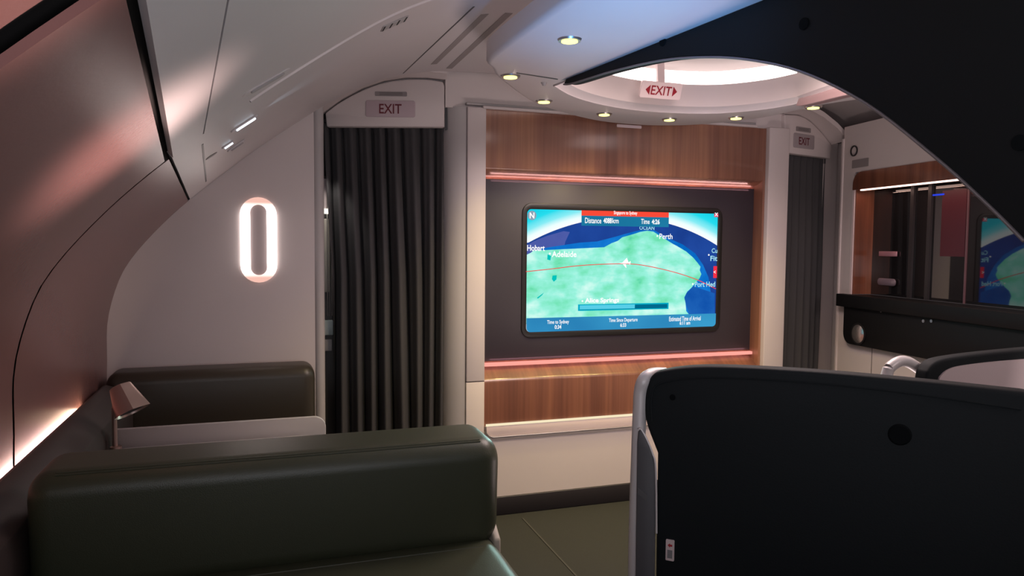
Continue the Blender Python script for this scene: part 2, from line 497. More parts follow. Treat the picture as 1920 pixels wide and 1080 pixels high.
bm = BM(); box(bm, 2.80, 3.6, 3.95, 4.0, 0, 2.2); box(bm, -.7, .95, 4.15, 4.2, 0, 2.2); struct('wall_back', bm, mat('galley_dark', (.03, .03, .03), .6))

# right wall with the lit niche
TH = math.radians(7.7); WN = V((-math.cos(TH), math.sin(TH), 0)); WD = V((-math.sin(TH), -math.cos(TH), 0))   # into the cabin / towards the camera
W0 = V((3.175, 3.6, 0))
def hw(px, py, o=0): return hit(px, py, W0 + WN * o, WN)
def wp(s, o, z): return W0 + WD * s + WN * o + UZ * z
def ws(p): return (p - W0).dot(WD)
sN0 = ws(hw(1596, 500)); zt = hw(1640, 318).z; zb = 1.03; zf = hw(1700, 346).z
s_ring = ws(hw(1602, 283))
E1 = ws(hw(1578, 400)); SEND = 2.4
def slab(bm, s0, s1, o0, o1, z0, z1):
    return prism(bm, [wp(s0, o0, z0), wp(s1, o0, z0), wp(s1, o1, z0), wp(s0, o1, z0)], (0, 0, z1 - z0))
bm = BM(); slab(bm, E1, SEND, -.02, 0, zt, 2.05); slab(bm, E1, sN0, -.02, 0, zb, zt); slab(bm, E1, SEND, -.02, 0, 0, zb); struct('wall_right', bm, WHITE)
bm = BM(); slab(bm, E1 - .012, E1 + .006, -.03, .008, 0, 1.985); struct('trim_15', bm, WHITE, bevel=.003)
for px in (1634, 1738):
    s = ws(hw(px, 690)); bm = BM(); slab(bm, s - .0015, s + .0015, 0, .0012, .05, .95); struct('trim_16' if px == 1634 else 'trim_17', bm, DARKTRIM)

# ================================================================== lowered ceiling with the oval light well
HC = 1.985
OUT = [hz(920, 108, HC), hz(922, 130, HC), hz(938, 151, HC), hz(1000, 194, HC), hz(1060, 214, HC), hz(1130, 229, HC), hz(1215, 236, HC), hz(1300, 235, HC), hz(1400, 226, HC), hz(1470, 213, HC), hz(1545, 197, HC)]
OUT = [V((p.x, min(p.y, B - .03), HC)) for p in OUT]
outl = smooth_line([V((.745, 1.7, HC))] + OUT + [V((2.47, 2.2, HC)), V((2.47, 1.4, HC))], 8)
CXO, CYO = 1.615, 1.72
inn_far = smooth_line([hz(1040, 158, HC), hz(1075, 178, HC), hz(1130, 194, HC), hz(1200, 205, HC), hz(1280, 210, HC), hz(1350, 210, HC), hz(1430, 203, HC), hz(1490, 193, HC)], 6)
inn = [V((1.265, 1.2, HC)), V((1.215, 1.7, HC)), V((1.16, 2.2, HC)), V((1.115, 2.48, HC))] + inn_far + [V((2.15, 2.5, HC)), V((2.10, 2.2, HC)), V((2.05, 1.7, HC)), V((2.0, 1.2, HC))] + \
      [V((CXO + .36 * math.cos(a), 1.2 - .75 * math.sin(a), HC)) for a in [PI * k / 14 for k in range(1, 14)]]
outl = outl + [V((2.47, -2.1, HC)), V((.745, -2.1, HC))]
cen = V((CXO, CYO, HC))


def resample(loop, n=160):
    """points of a closed outline met by n rays from the centre of the well"""
    res = []
    for k in range(n):
        a = 2 * PI * k / n; dx, dy = math.cos(a), math.sin(a); best = None
        for i in range(len(loop)):
            p, q_ = loop[i] - cen, loop[(i + 1) % len(loop)] - cen
            ex, ey = q_.x - p.x, q_.y - p.y; den = dx * ey - dy * ex
            if abs(den) < 1e-9: continue
            t = (p.x * ey - p.y * ex) / den; u = (p.x * dy - p.y * dx) / den
            if t > 0 and -1e-6 <= u <= 1 + 1e-6 and (best is None or t > best): best = t
        res.append(cen + V((dx, dy, 0)) * best)
    return res


NR_ = 200
RO, RI = resample(outl, NR_), resample(inn, NR_)
def toward(p, dist): return p + (cen - p).normalized() * dist
bm = BM()
rows = [[p + UZ * .07 for p in RO], [toward(p, -.000) + UZ * .018 for p in RO], [toward(p, .006) + UZ * .005 for p in RO], [toward(p, .02) for p in RO],
        [toward(p, -.012) for p in RI], [toward(p, -.010) - UZ * .006 for p in RI], [toward(p, -.002) - UZ * .006 for p in RI], [toward(p, 0) + UZ * .0 for p in RI], [toward(p, .03) + UZ * .02 for p in RI]]
grid(bm, rows, True); struct('ceiling_lowered_panel', bm, CEIL, smooth=True, angle=50)
bm = BM()
zb0, zb1 = 2.100, 2.160
grid(bm, [[toward(p, .03) + UZ * .02 for p in RI], [toward(p, .05) + UZ * (zb0 - HC) for p in RI]], True)
grid(bm, [[toward(p, .05) + UZ * (zb1 - HC) for p in RI], [toward(p, .09) + UZ * .192 for p in RI], [toward(p, .30) + UZ * .200 for p in RI]], True)
bm.faces.new([bm.verts.new(toward(p, .30) + UZ * .200) for p in RI])
bmesh.ops.remove_doubles(bm, verts=bm.verts, dist=.0005); struct('ceiling_light_well', bm, WHITE, smooth=True)
# the lit band round the far end of the well
ss = [k for k in range(NR_)]
a_end = math.atan2(2.66 - CYO, 2.13 - CXO)
lit = [k for k in ss if math.radians(60) < 2 * PI * k / NR_ < math.radians(150)]
def band(bm, ks):
    grid(bm, [[toward(RI[k], .048) + UZ * (zb0 - HC) for k in ks], [toward(RI[k], .048) + UZ * (zb1 - HC) for k in ks]])
pk = hit(1474, 145, (0, 2.85, 0), (0, 1, 0))
pe = hz(1477, 148, 2.12); kk0 = int(round(math.atan2(pe.y - CYO, pe.x - CXO) / (2 * PI) * NR_))
kk1 = int(round(math.radians(152) / (2 * PI) * NR_))
rest = [k % NR_ for k in range(kk1, NR_ + kk0 + 1)]
bm = BM(); band(bm, rest); struct('ceiling_well_band', bm, WHITE, smooth=True)
bm = BM(); band(bm, list(range(kk0, kk1 + 1)))
tag(ob('cove_light', bm, glow('cove_white', (1.0, .84, .79), 3.2), smooth=True), 'bright curved strip of white light round the far end of the oval ceiling well', 'light')

# downlights
DL_SPOTS = [((1068, 75), 'round yellow ceiling downlight nearest the camera, left of the dark arched partition'), ((957, 143), 'round yellow ceiling downlight at the left corner of the lowered ceiling, above the white pillar'),
            ((1020, 190), 'round yellow ceiling downlight above the left end of the walnut panel'), ((1133, 214), 'round yellow ceiling downlight just left below the hanging red-arrow exit sign'),
            ((1255, 224), 'round yellow ceiling downlight directly below the hanging red-arrow exit sign'), ((1380, 221), 'round yellow ceiling downlight above the right end of the walnut panel'),
            ((1525, 201), 'round yellow ceiling downlight above the far right doorway')]
YEL = glow('yellow_lamp', (1.0, .93, .25), 2.6)
bm = BM(); dl = empty('downlight', (0, 0, 0))
disc(bm, (0, 0, -.004), (0, 0, 1), .034, .008, 32, .038); ob('trim_ring', bm, STEEL, dl, smooth=True)
bm = BM(); disc(bm, (0, 0, -.0065), (0, 0, 1), .025, .004, 32); ob('lens', bm, YEL, dl)
for i, ((px, py), lab) in enumerate(DL_SPOTS):
    p = hz(px, py, HC - .002)
    if i == 0: o = dl
    else:
        o = dl.copy(); COL.objects.link(o)
        for c in list(dl.children):
            k = c.copy(); COL.objects.link(k); k.parent = o
    o.location = p; tag(o, lab, 'downlight', 'downlights round the lowered ceiling')
    spot('downlight_beam', p - UZ * .012, p - UZ + V((0, .25, 0)), 22 if i else 4, (1.0, .80, .28), 95, .9, .02)

# small sensor
p = hz(1020, 155, HC); bm = BM(); disc(bm, p, (0, 0, -1), .012, .012, 16, .006); tag(ob('ceiling_sensor', bm, GREY, smooth=True), 'small round grey sensor on the lowered ceiling left of the oval well', 'sensor')
# seam on the lowered ceiling
p, q_ = hz(955, 142, HC - .001), hz(1046, 147, HC - .001)
bm = BM(); prism(bm, [hz(968, 136, HC - .0006), hz(1046, 148, HC - .0006), hz(1046, 149.5, HC - .0006), hz(968, 137.5, HC - .0006)], (0, 0, -.0006)); struct('trim_18', bm, DARKTRIM)

# ================================================================== arched partitions
def arch(name, base, skew, sign, label):
    def h(px, py): return hit(px, py, V((1.079, 2.606, 0)), V((1.594 - 2.606, -(1.194 - 1.079), 0)))
    low = [h(1057, 157), h(1075, 155), h(1150, 132), h(1240, 112), h(1320, 106), h(1400, 110), h(1500, 132), h(1620, 190), h(1750, 290), h(1850, 380), h(1920, 450)]
    low = smooth_line(low, 5)
    e = low[-1]
    tipup = h(1057, 147)
    last = [e + V((.013, -.09, -.16)), e + V((.02, -.13, -.40)), e + V((.022, -.15, -.7)), V((e.x + .02, e.y - .15, 0))]
    far = V((1.079 + .115 * 3.0, 2.606 - 1.012 * 3.0, 0))
    top = [V((far.x, far.y, 0)), V((far.x, far.y, HC)), V((1.094, 2.47, HC)), h(1062, 146)]
    pts = low + last + top
    wd = V((1.012, .115, 0)).normalized() * .045
    if sign < 0:
        cx = 1.63
        pts = [p - UZ * .010 if i < len(low) else p for i, p in enumerate(pts)]
        pts = [V((2 * cx - p.x, p.y, p.z)) for p in pts]; wd = V((-wd.x, wd.y, 0))
    return pts, wd


pts, wd = arch('a', None, (0.115, -1.012, 0), 1, '')
r = empty('arched_partition', (pts[-3].x, pts[-3].y, 0))
bm = BM(); prism(bm, pts, wd); ob('panel', bm, ARCH, r, bevel=.008, seg=3)
bm = BM(); tube(bm, [p + V((-.0, 0, -.002)) for p in pts[:51]], .0035, 8); ob('edge_trim', bm, mat('edge_metal', (.25, .22, .23), .3, metal=.6), r, smooth=True)
for px, py in ((1243, 78), (1508, 45), (1912, 268)):
    c = hit(px, py, V((1.079, 2.606, 0)), V((-1.012, -.115, 0))); bm = BM(); disc(bm, c + V((.01, 0, 0)), (-1, -.11, 0), .014, .014, 20); ob('fixing_cap', bm, mat('cap_dark', (.006, .007, .008), .85, spec=.05), r)
tag(r, 'blue-black overhead partition curving down in an arch beside the camera', 'partition')
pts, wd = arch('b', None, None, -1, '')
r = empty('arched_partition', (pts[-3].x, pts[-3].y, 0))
bm = BM(); prism(bm, pts, wd); ob('panel', bm, mat('pink_lit_partition', (.26, .17, .17), .5), r, bevel=.008, seg=3)  # dark partition like the first, pink light put into its colour
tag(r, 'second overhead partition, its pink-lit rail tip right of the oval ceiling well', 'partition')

# ================================================================== signs
def sign(name, c, ux, uy, n, w, h, lw, lh, label, group=None, arrows=False, mt=SIGNW, depth=.012):
    r = empty(name, V(c)); bm = BM(); prism(bm, rrect(V(c) + V(n) * .0, ux, uy, w, h, min(w, h) * .12), V(n) * -depth); ob('plate', bm, mt, r, bevel=.002)
    f = V(c) + V(n) * .001
    text('lettering', 'EXIT', REDTXT if not arrows else mat('red_ink', (.28, .002, .015), .5), r, f, ux, uy, lw, lh, .012)
    if arrows:
        ux, uy = V(ux), V(uy)
        for s in (-1, 1):
            bm = BM(); poly(bm, [f + ux * (s * (lw / 2 + .006)) + uy * lh * .56, f + ux * (s * (lw / 2 + .028)), f + ux * (s * (lw / 2 + .006)) - uy * lh * .56]); ob('arrow', bm, MATS['red_ink'], r)
    return tag(r, label, 'sign', group)


c = hl(732, 204, -.004); w = (hl(779, 204) - hl(686, 204)).length; h = (hl(732, 188) - hl(732, 219)).length
lw = (hl(753, 204) - hl(711, 204)).length; lh = (hl(732, 195) - hl(732, 213)).length
SIGNP = mat('sign_mauve', (.46, .36, .39), .5)
sign('exit_sign', c, DL, UZ, -NL, w, h, lw, lh, 'mauve EXIT sign on the arched panel over the left curtain', 'exit signs', mt=SIGNP, depth=.004)
c = hr(1508, 265, -.004); w = (hr(1527, 265) - hr(1488, 265)).length; h = (hr(1508, 251) - hr(1508, 278)).length
lw = (hr(1518, 265) - hr(1498, 265)).length; lh = (hr(1508, 258) - hr(1508, 272)).length
sign('exit_sign', c, DR, UZ, -NR, w, h, lw, lh, 'small grey EXIT sign over the far right curtain', 'exit signs', mt=mat('sign_grey', (.36, .31, .32), .5), depth=.004)
# hanging sign at the light well
yS = 2.93
c = hy(1240, 170, yS); uxs = (hy(1280, 176, yS) - hy(1200, 165, yS)).normalized(); uxs = V((1, 0, 0))
wS = (hy(1279, 170, yS) - hy(1203, 170, yS)).length; hS = (hy(1240, 154, yS) - hy(1240, 186, yS)).length
tilt = V((0, -.34, .94)).normalized()          # leans back like the wall of the well
nS = V((0, -.94, -.34)).normalized()
r = sign('exit_sign', c, (1, 0, 0), tilt, nS, wS, hS * .98, (hy(1260, 170, yS) - hy(1222, 170, yS)).length, (hy(1240, 163, yS) - hy(1240, 180, yS)).length, 'white EXIT sign with two red arrows hanging under the oval light well', 'exit signs', True)
bt = c + tilt * hS * .5
bm = BM(); prism(bm, [bt + V((-.017, .012, -.01)), bt + V((.017, .012, -.01)), bt + V((.022, .03, .105)), bt + V((-.013, .03, .105))], (0, .015, 0)); ob('bracket', bm, SIGNW, r)

# grey placards over the exit signs
for f, nn, dd, a, b, cpx, lab in ((hl, NL, DL, 703, 763, (733, 176), 'thin grey placard above the left mauve exit sign'), (hr, NR, DR, 1493, 1520, (1507, 243), 'thin grey placard above the far right exit sign')):
    c = f(cpx[0], cpx[1], -.003); w = (f(b, cpx[1]) - f(a, cpx[1])).length
    bm = BM(); prism(bm, rrect(c, dd, UZ, w, .021 if f is hl else .026, .004), nn * .003)
    o = tag(ob('placard', bm, LABELG), lab, 'placard')
    for zz in (.004, -.004):
        bm = BM(); prism(bm, [c - nn * .0008 + dd * x + UZ * z for x, z in ((-w * .36, zz - .0014), (w * .36, zz - .0014), (w * .36, zz + .0014), (-w * .36, zz + .0014))], nn * .0006); ob('print_line', bm, mat('placard_ink', (.12, .1, .1), .6), None).parent = o
        k = o.children[-1]; k.location = V(k.location) - V(o.location)

# ================================================================== curtains and what shows behind the left one
def curtain(name, f, tops, bots, folds, amp, o, ztop, label, nfold):
    """pleated cloth hanging from a rail: f maps a pixel column to the doorway plane"""
    r = None
    bm = BM(); rows = []; NU = 170; NZ = 26
    for j in range(NZ + 1):
        t = j / NZ; row = []
        a = tops[0] + (bots[0] - tops[0]) * t; b = tops[1] + (bots[1] - tops[1]) * t
        if name == 'L': a = 609 + 13 * min(1, t * 2.6)
        for i in range(NU + 1):
            u = i / NU
            warp = u + .028 * math.sin(5.1 * u + 1.3 * t) + .012 * math.sin(13 * u + 2 * t)
            ph = 2 * PI * nfold * warp
            k = amp * (.55 + .45 * min(1, t * 3)) * (1 - .25 * math.sin(9 * u))
            px = a + (b - a) * u
            p = f(px, 450, o + .5 * k * 0)
            p = V((p.x, p.y, ztop * (1 - t) + .02 * t))
            off = -math.cos(ph) * k + .35 * k * math.cos(2 * ph + 1 + t)
            row.append(p + (NL if f is hl else NR) * off + (DL if f is hl else DR) * (math.sin(ph) * k * .25))
        rows.append(row)
    grid(bm, rows)
    base = rows[-1][NU // 2]
    r = empty('curtain', (base.x, base.y, 0)); ob('cloth', bm, CURT, r, smooth=True, angle=180)
    bm = BM(); rows2 = []
    for z in (ztop + .002, ztop - .035):
        rows2.append([V((p.x, p.y, z)) - (NL if f is hl else NR) * .004 for p in rows[0]])
    grid(bm, rows2); ob('heading_tape', bm, CURT, r, smooth=True, angle=180)
    bm = BM(); a_, b_ = rows[0][0], rows[0][-1]; tube(bm, [V((a_.x, a_.y, ztop + .012)), V((b_.x, b_.y, ztop + .012))], .009, 10); ob('rail', bm, DARKTRIM, r, smooth=True)
    return tag(r, label, 'curtain')


curtain('L', hl, (606, 836), (624, 842), 8, .036, .065, 1.945, 'charcoal pleated curtain closing the left doorway under the mauve exit sign', 8.6)
curtain('R', hr, (1470, 1541), (1462, 1539), 5, .022, .07, 1.905, 'dark pleated curtain closing the far right doorway', 6.5)
# galley cart behind the left curtain
r = empty('galley_cart', (.24, 3.9, 0)); g = V((.24, 3.87, 0))
def gb(name, x0, x1, z0, z1, mt, y=3.80, dy=.2):
    bm = BM(); box(bm, x0, x1, y, y + dy, z0, z1); return ob(name, bm, mt, r, bevel=.004)
xg0, xg1 = hy(602, 500, 3.8).x, hy(630, 500, 3.8).x
gb('body', xg0, xg1, 0, 1.70, mat('galley_body', (.10, .09, .085), .5), 3.82)
gb('door', xg0, hy(617, 500, 3.8).x, 1.12, hy(610, 410, 3.8).z, mat('cream_door', (.65, .60, .52), .5), 3.805, .02)
gb('upper_panel', xg0, hy(617, 400, 3.8).x, hy(610, 396, 3.8).z, hy(610, 335, 3.8).z, SIGNW, 3.80, .02)
gb('lamp', xg0, hy(619, 400, 3.8).x, hy(610, 401, 3.8).z, hy(610, 391, 3.8).z, glow('galley_lamp', (1, .95, .85), 1.2), 3.792, .012)
gb('tray', xg0, hy(624, 600, 3.8).x, hy(610, 628, 3.8).z, hy(610, 600, 3.8).z, mat('pale_plastic', (.55, .62, .62), .4), 3.78, .03)
gb('pouch', xg0, hy(622, 600, 3.8).x, hy(610, 658, 3.8).z, hy(610, 636, 3.8).z, mat('pale_bag', (.5, .46, .46), .6), 3.79, .03)
for px in (614, 618, 622): x = hy(px, 500, 3.8).x; gb('slat', x - .003, x + .003, 1.0, 1.66, STEEL, 3.795, .02)
tag(r, 'galley cart glimpsed through the gap left of the charcoal curtain', 'cart')
spot('galley_gap_fill', (.285, 3.60, 1.75), (.28, 3.8, 1.2), 2.0, (1, .93, .85), 80)  # added spot to brighten the cart in the gap

# ================================================================== media wall
zt0 = 2.024; zlipf = hy(1000, 322).z; YB = B + .085; zpt = hy(1165, 345, YB).z; zpb = hy(1165, 666, YB).z
zshelf = hy(1050, 703).z - .002; zled = hy(1040, 789).z
r = empty('media_wall', ((XL + XR) / 2, B + .08, 0.65))
bm = BM()
prof_top = [(B, zt0), (B, zlipf + .012), (B + .004, zlipf + .003), (B + .012, zlipf - .002), (B + .05, zlipf - .016), (B + .105, zlipf - .030), (B + .105, zt0)]
prism(bm, [(XL, y, z) for y, z in prof_top], (XR - XL, 0, 0)); ob('upper_panel', bm, WOODM, r, smooth=True)
bm = BM()
prof_bot = [(B + .105, zled), (B, zled), (B, zshelf - .02), (B + .003, zshelf - .008), (B + .012, zshelf), (B + .05, zshelf + .028), (B + .105, zshelf + .066)]
prism(bm, [(XL, y, z) for y, z in prof_bot], (XR - XL, 0, 0)); ob('lower_shelf', bm, WOODS, r, smooth=True)
bm = BM(); box(bm, XL, XR, B + .105, B + .13, zled, zt0); ob('back_panel', bm, WOODM, r)
bm = BM(); box(bm, XR - .014, XR, B - .001, B + .105, zled, zt0); ob('side_panel', bm, WOODM, r)
xd0, xd1 = XL + .001, hy(1414, 500, YB).x
bm = BM(); box(bm, xd0, xd1, YB - .008, YB + .006, zpb, zpt); ob('dark_panel', bm, NAVY, r, bevel=.002)
PINK = glow('pink_led', (1.0, .50, .46), 6.0)
bm = BM(); box(bm, XL + .01, xd1 - .01, YB + .010, YB + .018, zpt - .02, zpt - .004); ob('upper_led_strip', bm, PINK, r)
bm = BM(); box(bm, XL + .01, xd1 - .01, YB + .010, YB + .018, zpb + .004, zpb + .02); ob('lower_led_strip', bm, PINK, r)
bm = BM(); box(bm, XL + .01, xd1 - .01, YB - .034, YB - .010, zpb - .022, zpb - .006); ob('led_diffuser', bm, glow('pink_diffuser', (1.0, .36, .30), 1.1), r)
tag(r, 'walnut veneered media wall niche with a charcoal panel round the screen', 'media wall')
area('shelf_led_light', ((XL + XR) / 2, YB - .012, zpb + .012), ((XL + XR) / 2, YB - .035, zpb - .2), XR - XL - .1, .008, .55, (1.0, .52, .50))
area('lip_led_light', ((XL + XR) / 2, YB - .012, zpt - .012), ((XL + XR) / 2, YB - .03, zpt + .2), XR - XL - .1, .008, .55, (1.0, .52, .48))

# metal ledge under the shelf
r = empty('ledge', ((XL + XR) / 2, B, zled - .07)); zl1 = hy(1040, 809).z
bm = BM(); xa, xb = hy(909, 800).x, XR
pr = [(xa, zled), (xb, zled), (xb, zl1), (xa + .04, zl1), (xa + .018, zl1 + .008), (xa + .005, zl1 + .022)]
prism(bm, [(x, B - .012, z) for x, z in pr], (0, .05, 0)); ob('tray', bm, SIGNW, r, bevel=.003)
bm = BM(); tube(bm, [(xa, B - .016, zled), (xa + .004, B - .016, zl1 + .022), (xa + .017, B - .016, zl1 + .007), (xa + .04, B - .016, zl1 - .001), (xb, B - .016, zl1 - .001)], .0035, 8); ob('metal_edge', bm, STEEL, r, smooth=True)
bm = BM(); box(bm, xa + .004, xb, B - .014, B - .004, zled - .001, zled + .009); ob('cream_line', bm, glow('cream_glow', (1.0, .86, .58), .95), r)  # cream edge line, its brightness put into emission
tag(r, 'white metal-edged ledge with a glowing cream edge line below the walnut shelf', 'ledge')
# white name strip on the wood
c = hy(1180, 237, B - .003); bm = BM(); prism(bm, rrect(c, (1, 0, 0), UZ, (hy(1203, 237) - hy(1157, 237)).length, .015, .004), (0, .003, 0)); o = tag(ob('placard', bm, SIGNW), 'small white placard at the top of the walnut panel', 'placard')

# television
YS = YB - .012
def hs(px, py, k=0): return hy(px, py, YS - .0008 * k)
tv0, tv1 = hs(985, 383), hs(1348, 628)
r = empty('television', (hs(1165, 500).x, YS, zpb + .02))
TL, TR_, BR, BL = hs(987, 390), hs(1347, 402), hs(1340, 612), hs(987, 623)
sx0, sx1 = (TL.x + BL.x) / 2, (TR_.x + BR.x) / 2; sz1, sz0 = (TL.z + TR_.z) / 2, (BL.z + BR.z) / 2
scn = V(((sx0 + sx1) / 2, YS, (sz0 + sz1) / 2)); SW, SH = sx1 - sx0, sz1 - sz0
X1 = V((1, 0, 0))
bm = BM(); ringm(bm, rrect(scn + V((.002, -.004, 0)), X1, UZ, SW + .055, SH + .06, .05), rrect(scn + V((0, -.004, 0)), X1, UZ, SW - .002, SH - .002, .022), (0, .014, 0)); ob('bezel', bm, BEZEL, r, bevel=.002)
# --- picture: sky, globe, land
g3 = [hs(987, 457), hs(1165, 408), hs(1347, 462)]
def circ(a, b, c):
    ax, az, bx, bz, cx, cz = a.x, a.z, b.x, b.z, c.x, c.z
    d = 2 * (ax * (bz - cz) + bx * (cz - az) + cx * (az - bz))
    ux = ((ax * ax + az * az) * (bz - cz) + (bx * bx + bz * bz) * (cz - az) + (cx * cx + cz * cz) * (az - bz)) / d
    uz = ((ax * ax + az * az) * (cx - bx) + (bx * bx + bz * bz) * (ax - cx) + (cx * cx + cz * cz) * (bx - ax)) / d
    return ux, uz, math.hypot(ax - ux, az - uz)
gx, gz, gr = circ(*g3)
mt = bpy.data.materials.new('map_sky'); mt.use_nodes = True; nt = mt.node_tree; nt.nodes.clear(); N = nt.nodes.new; L = nt.links.new
tc = N('ShaderNodeTexCoord'); di = N('ShaderNodeVectorMath'); di.operation = 'DISTANCE'
base = wloc(r); di.inputs[1].default_value = (gx - base.x, 0, gz - base.z)
L(tc.outputs['Object'], di.inputs[0]); mr = N('ShaderNodeMapRange'); mr.inputs[1].default_value = gr; mr.inputs[2].default_value = gr + .16; L(di.outputs['Value'], mr.inputs[0])
cr = N('ShaderNodeValToRGB'); cr.color_ramp.elements[0].color = (1, 1, 1, 1); cr.color_ramp.elements[1].color = (.0, .60, .78, 1)
for p_, c_ in ((.16, (.85, 1, 1, 1)), (.35, (.25, .85, .92, 1)), (.6, (.02, .72, .85, 1))):
    e = cr.color_ramp.elements.new(p_); e.color = c_
L(mr.outputs[0], cr.inputs[0]); em = N('ShaderNodeEmission'); L(cr.outputs[0], em.inputs[0]); em.inputs[1].default_value = 1.0
oo = N('ShaderNodeOutputMaterial'); L(em.outputs[0], oo.inputs[0]); SKY = mt


def noisy(name, stops, scale, detail=6, stretch=(1, 1, 1), s=1.0):
    mt = bpy.data.materials.new(name); mt.use_nodes = True; nt = mt.node_tree; nt.nodes.clear(); N = nt.nodes.new; L = nt.links.new
    tc = N('ShaderNodeTexCoord'); mp = N('ShaderNodeMapping'); mp.inputs['Scale'].default_value = stretch; L(tc.outputs['Object'], mp.inputs[0])
    nz = N('ShaderNodeTexNoise'); nz.inputs['Scale'].default_value = scale; nz.inputs['Detail'].default_value = detail; L(mp.outputs[0], nz.inputs['Vector'])
    cr = N('ShaderNodeValToRGB'); cr.color_ramp.elements[0].position, cr.color_ramp.elements[0].color = stops[0][0], (*stops[0][1], 1)
    cr.color_ramp.elements[1].position, cr.color_ramp.elements[1].color = stops[-1][0], (*stops[-1][1], 1)
    for p_, c_ in stops[1:-1]:
        e = cr.color_ramp.elements.new(p_); e.color = (*c_, 1)
    L(nz.outputs[0], cr.inputs[0]); em = N('ShaderNodeEmission'); L(cr.outputs[0], em.inputs[0]); em.inputs[1].default_value = s
    o = N('ShaderNodeOutputMaterial'); L(em.outputs[0], o.inputs[0]); MATS[name] = mt; return mt


LAND = noisy('map_land', [(.24, (.04, .50, .36)), (.34, (.16, .76, .44)), (.44, (.24, .84, .60)), (.53, (.33, .90, .74)), (.70, (.70, 1.0, .92))], 7, 7, (1, 1, 1.7))
OCEAN = noisy('map_ocean', [(.3, (.010, .045, .26)), (.7, (.016, .07, .36))], 5)
SHAL = noisy('map_shallows', [(.3, (.0, .12, .50)), (.7, (.01, .22, .72))], 8)
HAZE = noisy('map_haze', [(.3, (.05, .08, .35)), (.7, (.10, .13, .42))], 3)
TWHITE = glow('map_white', (1, 1, 1), 1.05); TCYAN = glow('map_pale', (.45, .9, 1), .9)
SCR = r
bm = BM(); poly(bm, [p for p in rrect(scn, X1, UZ, SW, SH, .022)]); ob('screen', bm, SKY, r)


def cp(pts, k): return [hs(900 + x / 3, 320 + y / 3, k) for x, y in pts]
def clampx(pts):
    return [V((min(max(p.x, sx0 + .0005), sx1 - .0005), p.y, min(max(p.z, sz0 + .0005), sz1 - .0005))) for p in pts]


hor = [V((gx + gr * math.cos(a), YS - .0008, gz + gr * math.sin(a))) for a in [PI - PI * k / 240 for k in range(241)]]
hor = [p for p in hor if sx0 < p.x < sx1 and p.z > sz0 + .1]
zbar = hs(1165, 592).z
gl = [V((sx0, YS - .0008, hor[0].z - .003))] + hor + [V((sx1, YS - .0008, hor[-1].z - .003)), V((sx1, YS - .0008, zbar - .03)), V((sx0, YS - .0008, zbar - .03))]
bm = BM(); poly(bm, gl); ob('globe', bm, OCEAN, r)
bm = BM(); poly(bm, clampx(cp([(255, 420), (300, 398), (380, 366), (470, 340), (505, 345), (480, 400), (470, 440), (400, 455), (255, 475)], 2))); ob('haze', bm, HAZE, r)
bm = BM(); poly(bm, clampx(cp([(255, 478), (300, 450), (380, 432), (460, 420), (560, 405), (660, 398), (760, 372), (830, 352), (900, 335), (980, 335), (1060, 380), (1140, 415), (1210, 465), (1255, 530), (1285, 600), (1300, 700), (1290, 830), (255, 850)], 3))); ob('shallows', bm, SHAL, r)
land = [(255, 472), (285, 462), (300, 450), (340, 452), (380, 448), (420, 462), (440, 478), (500, 470), (540, 458), (590, 466), (640, 456), (700, 430), (740, 408), (775, 395), (800, 375), (870, 355), (900, 345), (940, 338), (975, 343),
        (1000, 365), (1050, 390), (1085, 412), (1110, 425), (1160, 455), (1200, 490), (1225, 520), (1240, 540), (1236, 560), (1245, 582), (1235, 605), (1215, 620), (1200, 640), (1186, 662), (1155, 690), (1145, 720), (1156, 745), (1152, 770), (1160, 790), (1178, 812), (1178, 850), (255, 860)]
bm = BM(); poly(bm, clampx(cp(land, 4))); bmesh.ops.triangulate(bm, faces=bm.faces); ob('land', bm, LAND, r)
bm = BM(); poly(bm, clampx(cp([(1178, 815), (1150, 720), (1160, 690), (1200, 650), (1320, 690), (1320, 815)], 5))); ob('deep_water', bm, noisy('map_deep', [(.3, (.005, .08, .40)), (.7, (.02, .16, .55))], 5), r)
# patches of dark lake
for q_ in ([(408, 590), (432, 588), (430, 612), (415, 625), (404, 610)], [(320, 715), (360, 685), (350, 700), (326, 720)], [(380, 470), (400, 480), (396, 505), (378, 500)]):
    bm = BM(); poly(bm, cp(q_, 5)); ob('lake', bm, glow('map_lake', (.0, .55, .5), 1), r)
# route, aircraft
rt = smooth_line(cp([(258, 568), (400, 553), (550, 535), (700, 526), (850, 525), (960, 540), (1100, 573), (1220, 613), (1300, 652), (1326, 664)], 6), 6)
bm = BM(); tube(bm, rt, .0022, 6); ob('route_line', bm, glow('map_red_line', (.85, .06, .06), 1), r)
bm = BM(); poly(bm, cp([(778, 519), (800, 517), (826, 490), (828, 492), (822, 515), (836, 516), (846, 508), (848, 510), (843, 519), (846, 528), (842, 529), (834, 522), (820, 524), (824, 546), (820, 546), (802, 524)], 8)); bmesh.ops.triangulate(bm, faces=bm.faces); ob('plane_icon', bm, TWHITE, r)
